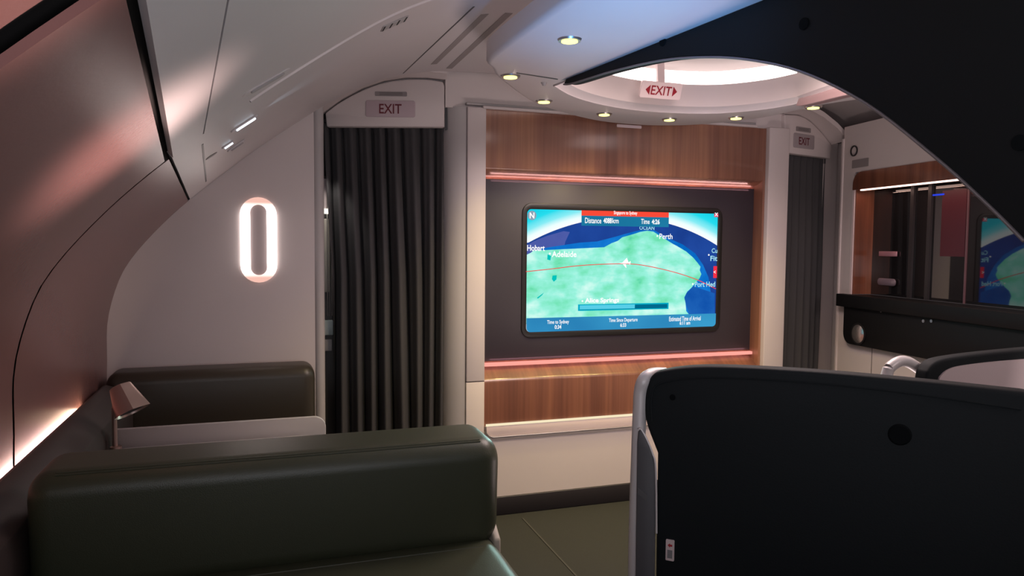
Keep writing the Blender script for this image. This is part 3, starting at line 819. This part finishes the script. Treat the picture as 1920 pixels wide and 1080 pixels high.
# header, footer, progress bar
XZ = lambda a, b, k: [hs(a[0], a[1], k)]
def bar(name, px0, px1, py0, py1, ymid, mt, k):
    x0, x1 = hs(px0, ymid).x, hs(px1, ymid).x
    zm0, zm1 = hs((px0 + px1) / 2, py1).z, hs((px0 + px1) / 2, py0).z
    x0, x1 = max(x0, sx0 + .001), min(x1, sx1 - .001)
    bm = BM(); box(bm, x0, x1, YS - .0008 * k - .0004, YS - .0008 * k, max(zm0, sz0 + .001), min(zm1, sz1 - .0008)); return ob(name, bm, mt, r)
bar('header_bar', 1089.5, 1253, 393, 406, 400, glow('map_red', (.95, .07, .04), 1.0), 7)
bar('distance_bar', 1089.5, 1253, 406, 424.5, 410, noisy('map_bar', [(.3, (.01, .17, .33)), (.7, (.015, .22, .40))], 2), 7)
FOOT = noisy('map_footer', [(.3, (.02, .20, .45)), (.7, (.05, .38, .66))], 2.2, 2)
bx0 = [V((sx0 + .001, 0, 0))]
bm = BM(); fp = [p for p in rrect(scn + V((0, -.0056, 0)), X1, UZ, SW - .002, SH - .002, .022) if p.z < zbar]
fp = sorted(fp, key=lambda p: math.atan2(p.z - sz0 - .03, p.x - scn.x)); poly(bm, fp + [V((sx1 - .001, YS - .0056, zbar)), V((sx0 + .001, YS - .0056, zbar))]); ob('footer_bar', bm, FOOT, r)
bar('progress_frame', 1083, 1252.5, 569, 581, 575, glow('map_frame', (.0, .42, .58), 1), 7)
bar('progress_rest', 1086, 1250, 571.5, 579, 575, glow('map_rest', (.0, .14, .26), 1), 8)
bar('progress_fill', 1086, 1189, 571.5, 579, 575, glow('map_fill', (.10, .62, .80), 1), 9)
bar('close_button', 1338, 1348, 397, 407, 402, glow('map_close', (.8, .05, .12), 1), 7)
bar('alert_tab', 1336.5, 1347, 499, 521, 510, glow('map_alert', (.95, .03, .06), 1), 7)
bm = BM(); c = hs(997.5, 404, 7); disc(bm, c, (0, -1, 0), .024, .0004, 24); ob('compass', bm, glow('map_compass', (.26, .36, .46), 1), r)
PXM = (hs(1200, 500) - hs(1199, 500)).length


def st(body, px0, px1, py, hpx, mt=TWHITE, k=10, bold=.012):
    c = hs((px0 + px1) / 2, py, k); w = (hs(px1, py) - hs(px0, py)).length; h = hpx * PXM * 1.0
    return text('caption', body, mt, r, V((c.x, c.y, c.z)), X1, UZ, w, h, bold)


st('N', 993, 1002, 404, 9.5, bold=.03); st('x', 1340, 1346.5, 402, 6)
st('Singapore to Sydney', 1151, 1195, 400, 7.5); st('Distance', 1097, 1127.5, 413.5, 9); st('4088', 1131.5, 1147, 413.7, 9, bold=.03); st('km', 1148, 1160, 413.8, 8.5)
st('Time', 1202, 1218, 415.3, 8.5); st('4:26', 1222, 1237, 415.8, 8.5, bold=.03)
st('OCEAN', 1199, 1227, 427.5, 6, TCYAN, 6); st('Perth', 1236.5, 1261, 443.2, 9); st('Hobart', 988.5, 1021.5, 465, 9.5, bold=.02); st('Adelaide', 1035, 1081, 476.5, 9.5, bold=.02)
st('Alice Springs', 1097, 1161, 564, 10, bold=.03); st('Port Hed', 1303, 1341, 533, 9, TCYAN, bold=.02); st('Cu', 1334.5, 1345, 470, 8, TCYAN); st('Fit', 1332, 1345, 484.5, 9, TCYAN, bold=.02)
for px, py in ((1232.5, 442.5), (1031, 475.5), (1092, 564.5), (1299, 532.5), (1329, 478)):
    bm = BM(); disc(bm, hs(px, py, 10), (0, -1, 0), .005, .0004, 12); ob('city_dot', bm, TWHITE, r)
st('Time to Sydney', 1026, 1067, 604.5, 8); st('0:34', 1040, 1052.5, 613, 6.5, bold=.02)
st('Time Since Departure', 1142, 1195.5, 600.8, 8); st('6:33', 1163, 1174, 609.3, 6.5, bold=.02)
st('Estimated Time of Arrival', 1255, 1314, 597.3, 8); st('6:11 am', 1274.5, 1294, 605.3, 6.5, bold=.02)
st('<', 1338, 1342, 510, 5)
tag(r, 'wall-mounted flat screen showing a green and blue flight map', 'television')

# ================================================================== oval wall light
r = empty('wall_light', hy(485, 535)); yo = B - .001
c = hy(485, 450, yo); W_ = (hy(519, 450) - hy(450, 450)).length; H_ = (hy(485, 370) - hy(485, 530)).length
wi = (hy(501, 450) - hy(470, 450)).length; hi = (hy(485, 384) - hy(485, 516)).length


def stad(c, w, h, n=14, y=0):
    out = []; rr = w / 2
    for k in range(n + 1): a = PI * k / n; out.append(c + V((rr * math.cos(a), y, h / 2 - rr + rr * math.sin(a))))
    for k in range(n + 1): a = PI + PI * k / n; out.append(c + V((rr * math.cos(a), y, -h / 2 + rr + rr * math.sin(a))))
    return out


mt = bpy.data.materials.new('oval_diffuser'); mt.use_nodes = True; nt = mt.node_tree; nt.nodes.clear(); N = nt.nodes.new; L = nt.links.new
tc = N('ShaderNodeTexCoord'); sp = N('ShaderNodeSeparateXYZ'); L(tc.outputs['Generated'], sp.inputs[0])
cr = N('ShaderNodeValToRGB')
for e, (p_, c_) in zip((cr.color_ramp.elements[0], cr.color_ramp.elements[1]), ((.06, (.95, .55, .46, 1)), (.94, (.95, .55, .46, 1)))): e.position = p_; e.color = c_
for p_ in (.24, .78): e = cr.color_ramp.elements.new(p_); e.color = (4.5, 3.9, 3.7, 1)
L(sp.outputs[2], cr.inputs[0]); em = N('ShaderNodeEmission'); L(cr.outputs[0], em.inputs[0]); em.inputs[1].default_value = 1.0
o_ = N('ShaderNodeOutputMaterial'); L(em.outputs[0], o_.inputs[0])
bm = BM()
rows = [stad(c, W_, H_, y=0), stad(c, W_ - .008, H_ - .008, y=-.012), stad(c, W_ - .025, H_ - .025, y=-.016), stad(c, wi + .01, hi + .01, y=-.014), stad(c, wi, hi, y=-.006), stad(c, wi, hi, y=0)]
grid(bm, rows, True); ob('diffuser', bm, mt, r, smooth=True, angle=70)
bm = BM(); poly(bm, stad(c, wi + .002, hi + .002, y=-.003)); ob('centre_plate', bm, mat('plate_mauve', (.45, .38, .38), .5), r)
tag(r, 'tall oval ring wall light glowing on the pale bulkhead', 'wall light')

# ================================================================== sofas
def cushion(bm, x0, x1, y0, y1, z0, z1, rad, n=6, yaw_=0, lean=0, squash=0):
    """soft rounded block"""
    nx, nv = 24, 4 * (n + 1)
    cy, cz = (y0 + y1) / 2, (z0 + z1) / 2; rows = []
    xs = []
    for k in range(n + 1): a = PI / 2 * k / n; xs.append((x0 + rad * (1 - math.sin(a + 0) if 0 else 1 - math.sin(a)), rad * (1 - math.cos(a))))
    seq = [(x0 + rad - rad * math.cos(PI / 2 * k / n), rad * (1 - math.sin(PI / 2 * k / n))) for k in range(n + 1)]
    seq += [(x0 + rad + (x1 - x0 - 2 * rad) * k / nx, 0) for k in range(1, nx)]
    seq += [(x1 - rad + rad * math.sin(PI / 2 * k / n), rad * (1 - math.cos(PI / 2 * k / n))) for k in range(n + 1)]
    for x, ins in seq:
        hy_, hz_ = (y1 - y0) / 2 - ins, (z1 - z0) / 2 - ins; rr = max(.002, min(rad, hy_, hz_)) if ins == 0 else max(.002, rad - ins * .6)
        rr = min(rr, hy_ - .0005, hz_ - .0005); row = []
        for sy, sz, a0 in ((1, 1, 0), (-1, 1, PI / 2), (-1, -1, PI), (1, -1, 1.5 * PI)):
            for k in range(n + 1):
                a = a0 + PI / 2 * k / n
                z = cz + sz * (hz_ - rr) + rr * math.sin(a); y = cy + sy * (hy_ - rr) + rr * math.cos(a)
                row.append((x, y + lean * (z - z0), z))
        rows.append(row)
    vs = grid(bm, rows, True); bm.faces.new(vs[0]); bm.faces.new(list(reversed(vs[-1]))); return bm


# near sofa
r = empty('sofa', (.05, 1.7, 0))
bm = BM(); cushion(bm, -.49, .585, 1.80, 2.035, .575, .868, .055, 8, lean=-.06); bk = ob('backrest', bm, LEATH, r, smooth=True, angle=180)
bm = BM(); tube(bm, [(-.43 + .0137 * k, 1.8105, .8600) for k in range(0, 71)], .0030, 6); tube(bm, [(-.43 + .0137 * k, 1.8165, .8635) for k in range(0, 71)], .0018, 6); ob('seam', bm, LEATH, bk, smooth=True)
for i in range(1): pass
bm = BM(); cushion(bm, -.49, .580, 1.15, 1.99, .30, .602, .05, 8); st_ = ob('seat', bm, LEATH, r, smooth=True, angle=180)
bm = BM(); tube(bm, [(-.43 + .0137 * k, 1.765, .6015) for k in range(0, 71)], .0025, 6); ob('seam', bm, LEATH, st_, smooth=True)
bm = BM(); box(bm, -.48, .55, 1.2, 2.02, .0, .31); ob('base', bm, DARKTRIM, r, bevel=.01)
bm = BM(); prism(bm, [(.565, 1.79, .30), (.565, 1.98, .30), (.565, 1.98, .50), (.565, 1.87, .645), (.565, 1.80, .60)], (.02, 0, 0)); ob('end_panel', bm, mat('beige_shell', (.46, .41, .34), .5), r, bevel=.006)['label'] = 'beige end shell'
tag(r, 'olive leather sofa in the foreground with a thick rounded backrest', 'sofa')
# far sofa
r = empty('sofa', (-.2, 3.2, 0))
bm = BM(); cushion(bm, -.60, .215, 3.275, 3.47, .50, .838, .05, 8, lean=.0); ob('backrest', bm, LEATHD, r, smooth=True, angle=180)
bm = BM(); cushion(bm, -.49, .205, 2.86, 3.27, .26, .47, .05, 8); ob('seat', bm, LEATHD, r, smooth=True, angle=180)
bm = BM(); box(bm, -.48, .18, 2.9, 3.44, 0, .30); ob('base', bm, DARKTRIM, r, bevel=.01)
tag(r, 'dark olive leather sofa against the pale bulkhead below the oval light', 'sofa')
# table between the sofas
r = empty('side_table', (-.13, 2.5, 0)); yt = 2.75
x0, x1 = hy(214, 810, yt).x, hy(611, 800, yt).x; z1 = .736
bm = BM(); ps = [V((x0, yt, .50)), V((x1, yt, .50))] + [V((x1 - .04 + .04 * math.cos(a), yt, z1 - .04 + .04 * math.sin(a))) for a in [PI / 2 * k / 8 for k in range(9)]] + [V((x0, yt, z1))]
prism(bm, ps, (0, .018, 0)); ob('privacy_panel', bm, TABLEM, r, bevel=.003)
bm = BM(); prism(bm, rrect((x0 + .33, 2.42, .655), (1, 0, 0), (0, 1, 0), .66, .62, .05), (0, 0, .022)); ob('table_top', bm, TABLEM, r, bevel=.004)
bm = BM(); box(bm, x0 + .03, .12, 2.15, 2.72, 0, .655); ob('cabinet', bm, CONSOLE, r, bevel=.006)
tag(r, 'pale side table with an upright rounded panel between the two sofas', 'table')
# reading lamp
c = hy(236, 746, 2.66); r = empty('reading_lamp', (c.x - .04, 2.68, .678))
ax = V((.42, -.25, -.87)).normalized(); u = ax.cross(V((0, 1, 0))).normalized(); w = ax.cross(u)
top, bot = c - ax * .045, c + ax * .05; rows = []
for t, rad in ((0, .030), (.03, .033), (1, .056)):
    row = []
    for k in range(40):
        a = 2 * PI * k / 40; rr = rad
        row.append(top + (bot - top) * t + (u * math.cos(a) + w * math.sin(a)) * rr)
    rows.append(row)
# flatten two sides into broad facets
def flat(p, n, lim, cc):
    dd = (p - cc).dot(n)
    return p - n * max(0, dd - lim)
fn = (V((.80, -.5, .42)) - ax * V((.80, -.5, .42)).dot(ax)).normalized()
for row, lim in zip(rows, (.022, .024, .040)):
    for i, p in enumerate(row):
        cc = top + ax * (p - top).dot(ax); row[i] = flat(p, fn, lim, cc)
bm = BM(); vs = grid(bm, rows, True); bm.faces.new(vs[0]); ob('lamp_shade', bm, BRONZE, r, smooth=True, angle=30, bevel=0)
bm = BM(); bm2 = [bot - ax * .004 + (u * math.cos(2 * PI * k / 24) + w * math.sin(2 * PI * k / 24)) * .038 for k in range(24)]; poly(bm, bm2); ob('lens', bm, BEZEL, r)
bm = BM(); tube(bm, [(x0 + .008, 2.715, .678), (x0 + .008, 2.715, c.z - .04), c + V((-.015, .02, 0))], .008, 10); ob('stem', bm, BRONZE, r, smooth=True)
bm = BM(); disc(bm, (x0 + .012, 2.705, .678), (0, 0, 1), .018, .012, 20); ob('foot', bm, BRONZE, r)
tag(r, 'bronze reading lamp with a tilted faceted shade at the left end of the table', 'lamp')

# window console along the sidewall, with the strip light
r = empty('window_console', (-.56, 2.0, 0)); bm = BM()
pc_ = [(-.60, 0), (-.604, .795), (-.590, .800), (-.555, .790), (-.505, .745), (-.495, .70), (-.495, 0)]
prism(bm, [(x, .2, z) for x, z in pc_], (0, 3.06, 0)); ob('body', bm, CONSOLE, r, bevel=.004)
bm = BM(); box(bm, -.494, -.489, 2.05, 2.74, .655, .661); ob('trim_line', bm, STEEL, r)
bm = BM(); box(bm, -.4955, -.493, .3, 1.9, .640, .646); ob('seam', bm, DARKTRIM, r)
bm = BM(); box(bm, -.622, -.606, .6, 3.02, .752, .758); ob('led_strip', bm, noisy('strip_mix', [(.30, (.55, .95, .35)), (.42, (1, .72, .62)), (.58, (1, .66, .60)), (.72, (1, .80, .40))], .9, 1, s=26), r)
tag(r, 'dark console running along the sidewall behind the sofas', 'console')
np_, ns_ = hvault(40, 5)
spot('sidewall_near_fill', np_ + prof_n(ns_) * .40 + V((0, -.05, 0)), np_, 9.0, (1.0, .70, .62), 50, 1.0, .06)  # added spot for the pink brightness of the near panel
gp, gs = hvault(238, 262); gn = prof_n(gs)
spot('sidewall_glow_fill', gp + gn * .62 + V((0, .05, -.05)), gp, 46.0, (1.0, .72, .65), 46, 1.0, .10)  # added spot making the pink glow on the sidewall
# ================================================================== ceiling fittings on the left
def vault_pad(px, py, lng, wid, ang, hgt, mt, parent=None, name='pad'):
    p, s = hvault(px, py); n = prof_n(s); a = V((0, 1, 0)); b = n.cross(a).normalized()
    ux = (a * math.cos(ang) + b * math.sin(ang)).normalized(); uy = n.cross(ux).normalized()
    bm = BM(); prism(bm, rrect(p + n * .001, ux, uy, lng, wid, min(lng, wid) * .45), n * hgt)
    return ob(name, bm, mt, parent, bevel=.002), p, n, ux, uy


for px, py, L_, lit_, lab in ((498, 152, .16, 0, 'long recessed pale handle on the left ceiling, uppermost of the row'), (458, 230, .11, 1, 'lit blue-white reading light on the left ceiling'), (426, 270, .05, 2, 'small lit reading spot at the lower end of the left ceiling panel'), (442, 272, .08, 0, 'short pale latch beside the lit reading spot on the left ceiling')):
    p, s = hvault(px, py); r = empty('reading_light' if lit_ else 'ceiling_latch', p)
    n = prof_n(s); b = n.cross(V((0, 1, 0))).normalized(); ang = 0
    if b.z < 0: b = -b
    ux = (b * .9 + V((0, .30, 0))).normalized(); uy = n.cross(ux).normalized()
    bm = BM(); prism(bm, rrect(p, ux, uy, L_, L_ * .28, L_ * .12), n * .006); ob('plate', bm, CEIL, r, bevel=.002)
    bm = BM(); prism(bm, rrect(p + uy * L_ * .03 + n * .0062, ux, uy, L_ * .7, L_ * .13, L_ * .06), n * .004)
    ob('lens' if lit_ else 'handle', bm, glow('blue_white_lamp', (.72, .86, 1.0), 4.0) if lit_ else GREY, r)
    tag(r, lab, 'reading light' if lit_ else 'latch')
    if lit_ == 1:
        spot('reading_beam', p + n * .05 , p - n * .0 + b * .25 + n * .01, .5, (.62, .85, 1.0), 40, .8, .005)
vp, vs_ = hvault(396, 292); o, *_ = vault_pad(396, 292, .05, .03, 0.9, .001, LABELG, None, 'placard'); tag(o, 'faint grey placard low on the left ceiling panel', 'placard')
# vent at the seam
p, s = hvault(739, 43); n = prof_n(s); b = V(((prof(s + .01)[0] - prof(s - .01)[0]), 0, prof(s + .01)[1] - prof(s - .01)[1])).normalized(); yv = V((0, 1, 0))
r = empty('ceiling_vent', p); bm = BM(); prism(bm, [p - b * .045 - yv * .03, p + b * .045 - yv * .03, p + b * .045 + yv * .03, p - b * .045 + yv * .03], n * .004); ob('grille', bm, GREY, r, bevel=.001)
for k in (-1.5, -.5, .5, 1.5):
    bm = BM(); q0 = p + b * (.026 * k) + n * .004; prism(bm, [q0 - b * .0028 - yv * .026, q0 + b * .0028 - yv * .026, q0 + b * .0028 + yv * .026, q0 - b * .0028 + yv * .026], n * .001); ob('slot', bm, BLACKGAP, r)
tag(r, 'small grey slotted air vent on the ceiling seam', 'vent')
# long slots in the end panel and the seam beside them
def vslot(name, pts, wdt, hgt, mt, kind=None, lab=None):
    c1, s1 = hvault(*pts[0]); c2, s2 = hvault(*pts[1]); rows = []
    for k in range(13):
        t = k / 12; c = c1 + (c2 - c1) * t; s = s1 + (s2 - s1) * t; x, z = prof(s); n = prof_n(s); dd = (c2 - c1).normalized(); side = n.cross(dd).normalized(); q0 = V((x, c.y, z)) + n * hgt
        rows.append([q0 - side * wdt / 2, q0 + side * wdt / 2, q0 + side * wdt / 2 - n * (hgt + .01), q0 - side * wdt / 2 - n * (hgt + .01)])
    bm = BM(); vs = grid(bm, rows, True); bm.faces.new(vs[0]); bm.faces.new(vs[-1]); o = ob(name, bm, mt)
    return tag(o, lab, 'air slot') if lab else tag(o, kind='structure')
SLOT = mat('slot_grey', (.30, .26, .26), .6)
vslot('trim_19', ((758, 137), (890, 12)), .006, .0012, DARKTRIM)
vslot('air_slot', ((812, 120), (908, 26)), .028, .0014, SLOT, lab='long grey air slot in the ceiling end panel, next to the dark seam')
vslot('air_slot', ((838, 128), (950, 24)), .028, .0014, SLOT, lab='long grey air slot in the ceiling end panel, nearer the lowered ceiling')
vslot('trim_20', ((380, 270), (384, 342)), .006, .0012, DARKTRIM)

# ================================================================== niche cabinet on the right wall
r = empty('niche_cabinet', wp((sN0 + 1.6) / 2, -.06, 1.05)); S1 = SEND - .05
DEP = -.115
bm = BM(); slab(bm, sN0, S1, DEP - .012, DEP, 1.106, zf + .02); ob('mirror_back', bm, MIRROR, r)
bm = BM(); slab(bm, sN0 + .012, sN0 + .02, DEP, -.002, 1.106, zf + .02); ob('wood_jamb', bm, wood('niche_walnut', (.16, .05, .025), (.22, .07, .035), (.28, .10, .05)), r)
bm = BM(); slab(bm, sN0 - .004, sN0 + .012, -.06, .004, 1.106, zf + .005); ob('white_edge', bm, SIGNW, r)
rr_ = .07; fas = [wp(sN0 - .006, .006, zf), wp(S1, .006, zf), wp(S1, .006, zt)] + [wp(sN0 - .006 + rr_ - rr_ * math.sin(a), .006, zt - rr_ + rr_ * math.cos(a)) for a in [PI / 2 * k / 8 for k in range(9)]]
bm = BM(); prism(bm, fas, WN * -.02); ob('fascia', bm, MATS['niche_walnut'], r, bevel=.002)
bm = BM(); slab(bm, sN0 + .02, S1, DEP, -.016, zf + .012, zf + .02); ob('soffit', bm, BLACKG, r)
bm = BM(); slab(bm, sN0 + .06, S1, -.012, .004, zf - .007, zf); ob('led_strip', bm, glow('niche_led', (1.0, .66, .55), 3.0), r)
for s_, lab in ((ws(hw(1712, 420, DEP)), 0), (ws(hw(1745, 420, DEP)), 0)):
    bm = BM(); slab(bm, s_ - .012, s_ + .012, DEP, DEP + .012, 1.106, zf + .01); ob('stile', bm, mat('stile_dark', (.035, .03, .032), .3), r)
s_ = ws(hw(1815, 420, DEP)); bm = BM(); slab(bm, s_ - .004, s_ + .004, DEP, DEP + .006, 1.106, zf); ob('divider', bm, mat('divider_mauve', (.16, .08, .09), .3), r)
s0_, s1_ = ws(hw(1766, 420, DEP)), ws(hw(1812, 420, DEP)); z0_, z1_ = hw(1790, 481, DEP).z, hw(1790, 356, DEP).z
bm = BM(); slab(bm, s0_, s1_, DEP, DEP + .004, z0_, z1_); ob('red_reflection', bm, mat('dull_red_reflection', (.085, .012, .020), .35), r)  # flat red patch standing in for a reflection in the mirror
s_ = ws(hw(1668, 476, DEP)); zc = hw(1668, 476, DEP).z
bm = BM(); prism(bm, [wp(s_ - .07, DEP + .006, zc - .014), wp(s_ + .07, DEP + .006, zc - .014), wp(s_ + .07, DEP + .006, zc + .014), wp(s_ - .07, DEP + .006, zc + .014)], WN * .008); ob('latch', bm, mat('rose_metal', (.55, .28, .33), .3, metal=.4), r, bevel=.003)  # solid bar standing in for a latch reflected in the mirror
zc = hw(1668, 529, DEP).z; bm = BM(); prism(bm, rrect(wp(s_, DEP + .006, zc), WD, UZ, .14, .040, .018), WN * .012); ob('dish_reflection', bm, mat('smoked_glass', (.20, .15, .18), .1, spec=.8), r, bevel=.005)  # solid shape standing in for a dish-like reflection in the mirror
a_, b_ = hw(1750, 366, DEP), hw(1772, 366, DEP); bm = BM(); slab(bm, ws(a_), ws(b_), DEP, DEP + .006, a_.z - .004, a_.z + .004); ob('indicator_light', bm, glow('blue_indicator', (.03, .06, .75), 1.0), r)
tag(r, 'dark mirrored cabinet niche framed in walnut on the right wall', 'cabinet')
sm = wp((sN0 + S1) / 2, -.02, zf - .012)
area('niche_led_light', sm, sm + V((0, 0, -1)) - WN * .5, .01, S1 - sN0 - .1, 1.1, (1.0, .62, .5)).rotation_euler = (0, 0, -TH)
# black counter
r = empty('counter', wp(.8, .02, .82)); sc0, sc1 = ws(hw(1573, 560, .03)), SEND
bm = BM(); slab(bm, sc0, sc1, .002, .05, 1.035, 1.105); slab(bm, sN0 + .02, SEND - .06, DEP, .002, 1.032, 1.104); ob('counter_top', bm, BLACKG, r, bevel=.004)
zcb = hw(1640, 655, .03).z; sb0 = ws(hw(1581, 600, .03))
pb_ = [wp(sb0, .03, 1.04), wp(sc1, .03, 1.04), wp(sc1, .03, zcb + .02)] + [wp(sb0 + .06 - .06 * math.sin(a), .03, zcb + .06 - .06 * math.cos(a)) for a in [PI / 2 * k / 8 for k in range(9)]]
bm = BM(); prism(bm, pb_, WN * -.028); ob('front', bm, BLACKG, r, bevel=.004)
cc = hw(1610, 626, .031); bm = BM(); disc(bm, cc, WN, .060, .006, 32); k = ob('rim', bm, BEZEL, r, smooth=True)
bm = BM(); disc(bm, cc + WN * .0062, WN, .050, .008, 32, .03); ob('dial', bm, mat('crinkled_foil', (.6, .55, .53), .25, metal=.9, bump=1.0, bscale=28), r, smooth=True)
cc = hw(1652, 581, .031); bm = BM(); prism(bm, [cc - WD * .004 - UZ * .012, cc + WD * .004 - UZ * .012, cc + WD * .004 + UZ * .012, cc - WD * .004 + UZ * .012], WN * .002); ob('tab', bm, SIGNW, r)
for px in (1732, 1747):
    cc = hw(px, 602, .031); bm = BM(); disc(bm, cc, WN, .008, .004, 16); ob('screw_cap', bm, STEEL, r)
tag(r, 'black counter with a round crinkled metal dial under the mirrored niche', 'counter')
# ring badge and placard on the right wall
cc = hw(1602, 283, .001); o1 = [cc + (WD * math.cos(a) + UZ * math.sin(a)) * .030 for a in [2 * PI * k / 32 for k in range(32)]]; i1 = [cc + (WD * math.cos(a) + UZ * math.sin(a)) * .024 for a in [2 * PI * k / 32 for k in range(32)]]
bm = BM(); ringm(bm, o1, i1, WN * .006); tag(ob('ring_badge', bm, BEZEL), 'black ring badge above the walnut niche on the right wall', 'badge')
c0_, c1_ = hw(1596, 307), hw(1630, 300); cc = hw(1613, 306, .001); bm = BM(); prism(bm, rrect(cc, WD, UZ, (c1_ - c0_).length * .9, .045, .004), WN * .002); tag(ob('placard', bm, LABELG), 'grey placard under the black ring badge on the right wall', 'placard')

# ================================================================== suite seat shells
SD = V((.45, -.415, 0)).normalized(); SN = V((-.415, -.45, 0)).normalized(); SP = V((.905, 1.424, 0))
def hh(px, py, o=0): return hit(px, py, SP + SN * o, SN)
r = empty('suite_seat', (1.1, 1.25, 0))
out = smooth_line([hh(1232, 850), hh(1213, 800), hh(1208, 770), hh(1210, 735), hh(1220, 707), hh(1245, 695), hh(1330, 687.5), hh(1500, 695), hh(1700, 712), hh(1920, 735)], 6)
e = out[-1]; out += [e + SD * .08 - UZ * .01, e + SD * .13 - UZ * .06, V((e.x + SD.x * .14, e.y + SD.y * .14, 0)), V((hh(1233, 1000).x, hh(1233, 1000).y, 0))]
bm = BM(); prism(bm, out, -SN * .05); ob('shell', bm, SHELL, r, bevel=.010, seg=4)
bm = BM(); ipts = smooth_line([hh(1222, 790, .001), hh(1222, 745, .001), hh(1240, 718, .001), hh(1330, 708, .001), hh(1500, 716, .001), hh(1700, 737, .001), hh(1915, 768, .001)], 6)
tube(bm, ipts, .002, 6); ob('piping', bm, SHELL, r, smooth=True)
for px, py, rad in ((1261, 745, .007), (1687, 815, .022)):
    bm = BM(); disc(bm, hh(px, py, .0), SN, rad, .003, 20, rad * .85); ob('fixing_cap', bm, mat('cap_black', (.005, .006, .007), .85, spec=.05), r, smooth=True)
# handrail
cx_ = SN * .0 - SN * .02
rail = smooth_line([hh(1187, 1150), hh(1189, 1000), hh(1194, 850), hh(1197, 770), hh(1199, 735), hh(1206, 714), hh(1222, 704, -.03), hh(1245, 703, -.055)], 6)
rail = [V((rail[0].x, rail[0].y, 0))] + rail
bm = BM(); tube(bm, [p - SN * .012 for p in rail], .0160, 18); ob('handrail', bm, TUBE, r, smooth=True)['label'] = 'pale tubular handrail'
# side wing panel
wg = [hh(1194, 1085, .012), hh(1194, 830, .012), hh(1196, 808, .012), hh(1202, 806, .012), hh(1212, 823, .012), hh(1223, 850, .012), hh(1229, 880, .012), hh(1231, 1085, .012)]
wg = [V((wg[0].x, wg[0].y, 0))] + wg[1:-1] + [V((wg[-1].x, wg[-1].y, 0))]
bm = BM(); prism(bm, wg, -SN * .01); ob('wing_panel', bm, WGREY, r, bevel=.004)['label'] = 'grey side wing'
bm = BM(); tube(bm, smooth_line([hh(1197, 806, .012), hh(1202, 805, .012), hh(1212, 822, .012), hh(1223, 849, .012), hh(1229.5, 880, .012), hh(1231, 1000, .012)], 5), .0022, 8); ob('wing_edge', bm, TUBE, r, smooth=True)
bm = BM(); prism(bm, [hh(1196, 914, .013), hh(1214, 928, .013), hh(1214, 940, .013), hh(1196, 926, .013)], SN * .002); ob('wing_latch', bm, mat('latch_grey', (.11, .11, .115), .5), r)
# hidden cushion side
ctr = SP + SD * .45 - SN * .22
bm = BM(); a_ = SP + SD * .12 - SN * .06; prism(bm, [a_, a_ + SD * .62, a_ + SD * .62 - SN * .16, a_ - SN * .16], (0, 0, .45)); ob('seat', bm, LEATHD, r, bevel=.03, seg=4)
tag(r, 'blue-black suite seat shell in the foreground with a pale handrail', 'seat')
# sticker on the shell
c = hh(1256, 1032, .003); r = empty('sticker', c); w = (hh(1264, 1036) - hh(1249, 1028)).length; w = abs((hh(1264, 1032) - hh(1248.5, 1032)).length); h = (hh(1256, 1013) - hh(1256, 1052)).length
bm = BM(); prism(bm, rrect(c, SD, UZ, w, h, .002), -SN * .003); ob('card', bm, SIGNW, r)
f = c + SN * .0006 + UZ * h * .24; k = w * .28
bm = BM(); poly(bm, [f + SD * (x * k) + UZ * (z * k) for x, z in ((-1, 0), (0, 1), (0, .45), (1, .45), (1, -.45), (0, -.45), (0, -1))]); ob('arrow', bm, mat('sticker_red', (.5, .03, .04), .6), r)
f = c + SN * .0006 - UZ * h * .18; bm = BM(); poly(bm, [f + SD * x + UZ * z for x, z in ((-w * .3, -h * .2), (w * .3, -h * .2), (w * .3, h * .2), (-w * .3, h * .2))]); ob('print_block', bm, mat('sticker_grey', (.24, .23, .24), .6), r)
tag(r, 'small white sticker with a red arrow low on the dark seat shell', 'sticker')
# second seat, further to the right
YQ = 1.39
def hq(px, py, o=0): return hy(px, py, YQ + o)
r = empty('suite_seat', (2.0, 1.6, 0))
ou = smooth_line([V((1.545, YQ, .93)), hq(1738, 712), hq(1744, 692), hq(1760, 677), hq(1795, 669), hq(1850, 662), hq(1920, 655)], 6)
ou += [V((2.45, YQ, 1.12)), V((2.5, YQ, 1.06)), V((2.5, YQ, 0)), V((1.545, YQ, 0))]
bm = BM(); prism(bm, ou, (0, .04, 0)); ob('shell', bm, SHELL, r, bevel=.008, seg=3)
iu = smooth_line([V((1.585, YQ - .002, .93)), hq(1757, 720), hq(1764, 702), hq(1782, 690), hq(1810, 684), hq(1860, 678), hq(1920, 673)], 6)
iu += [V((2.40, YQ - .002, 1.085)), V((2.46, YQ - .002, 1.02)), V((2.46, YQ - .002, .1)), V((1.585, YQ - .002, .1))]
iu = [V((p.x, YQ - .004, p.z)) for p in iu]; ou = [V((p.x, YQ, p.z)) for p in ou]
bm = BM(); prism(bm, iu, (0, .01, 0)); ob('face_panel', bm, mat('pale_seat_face', (.62, .52, .53), .5), r)['label'] = 'pale inner face panel'
rl = smooth_line([(1.405, YQ + .06, 0), (1.405, YQ + .06, .8), hq(1660, 712, .06), hq(1668, 690, .06), hq(1690, 677, .06), hq(1712, 684, .06), hq(1735, 708, .06), (1.63, YQ + .05, .95)], 6)
bm = BM(); tube(bm, rl, .014, 14); ob('handrail', bm, TUBE, r, smooth=True)['label'] = 'pale bent handrail'
bm = BM(); box(bm, 1.6, 2.4, YQ + .05, YQ + .6, 0, .45); ob('seat', bm, LEATHD, r, bevel=.03, seg=4)
tag(r, 'suite seat with a pale face and dark rim beyond the foreground shell, lower right', 'seat')
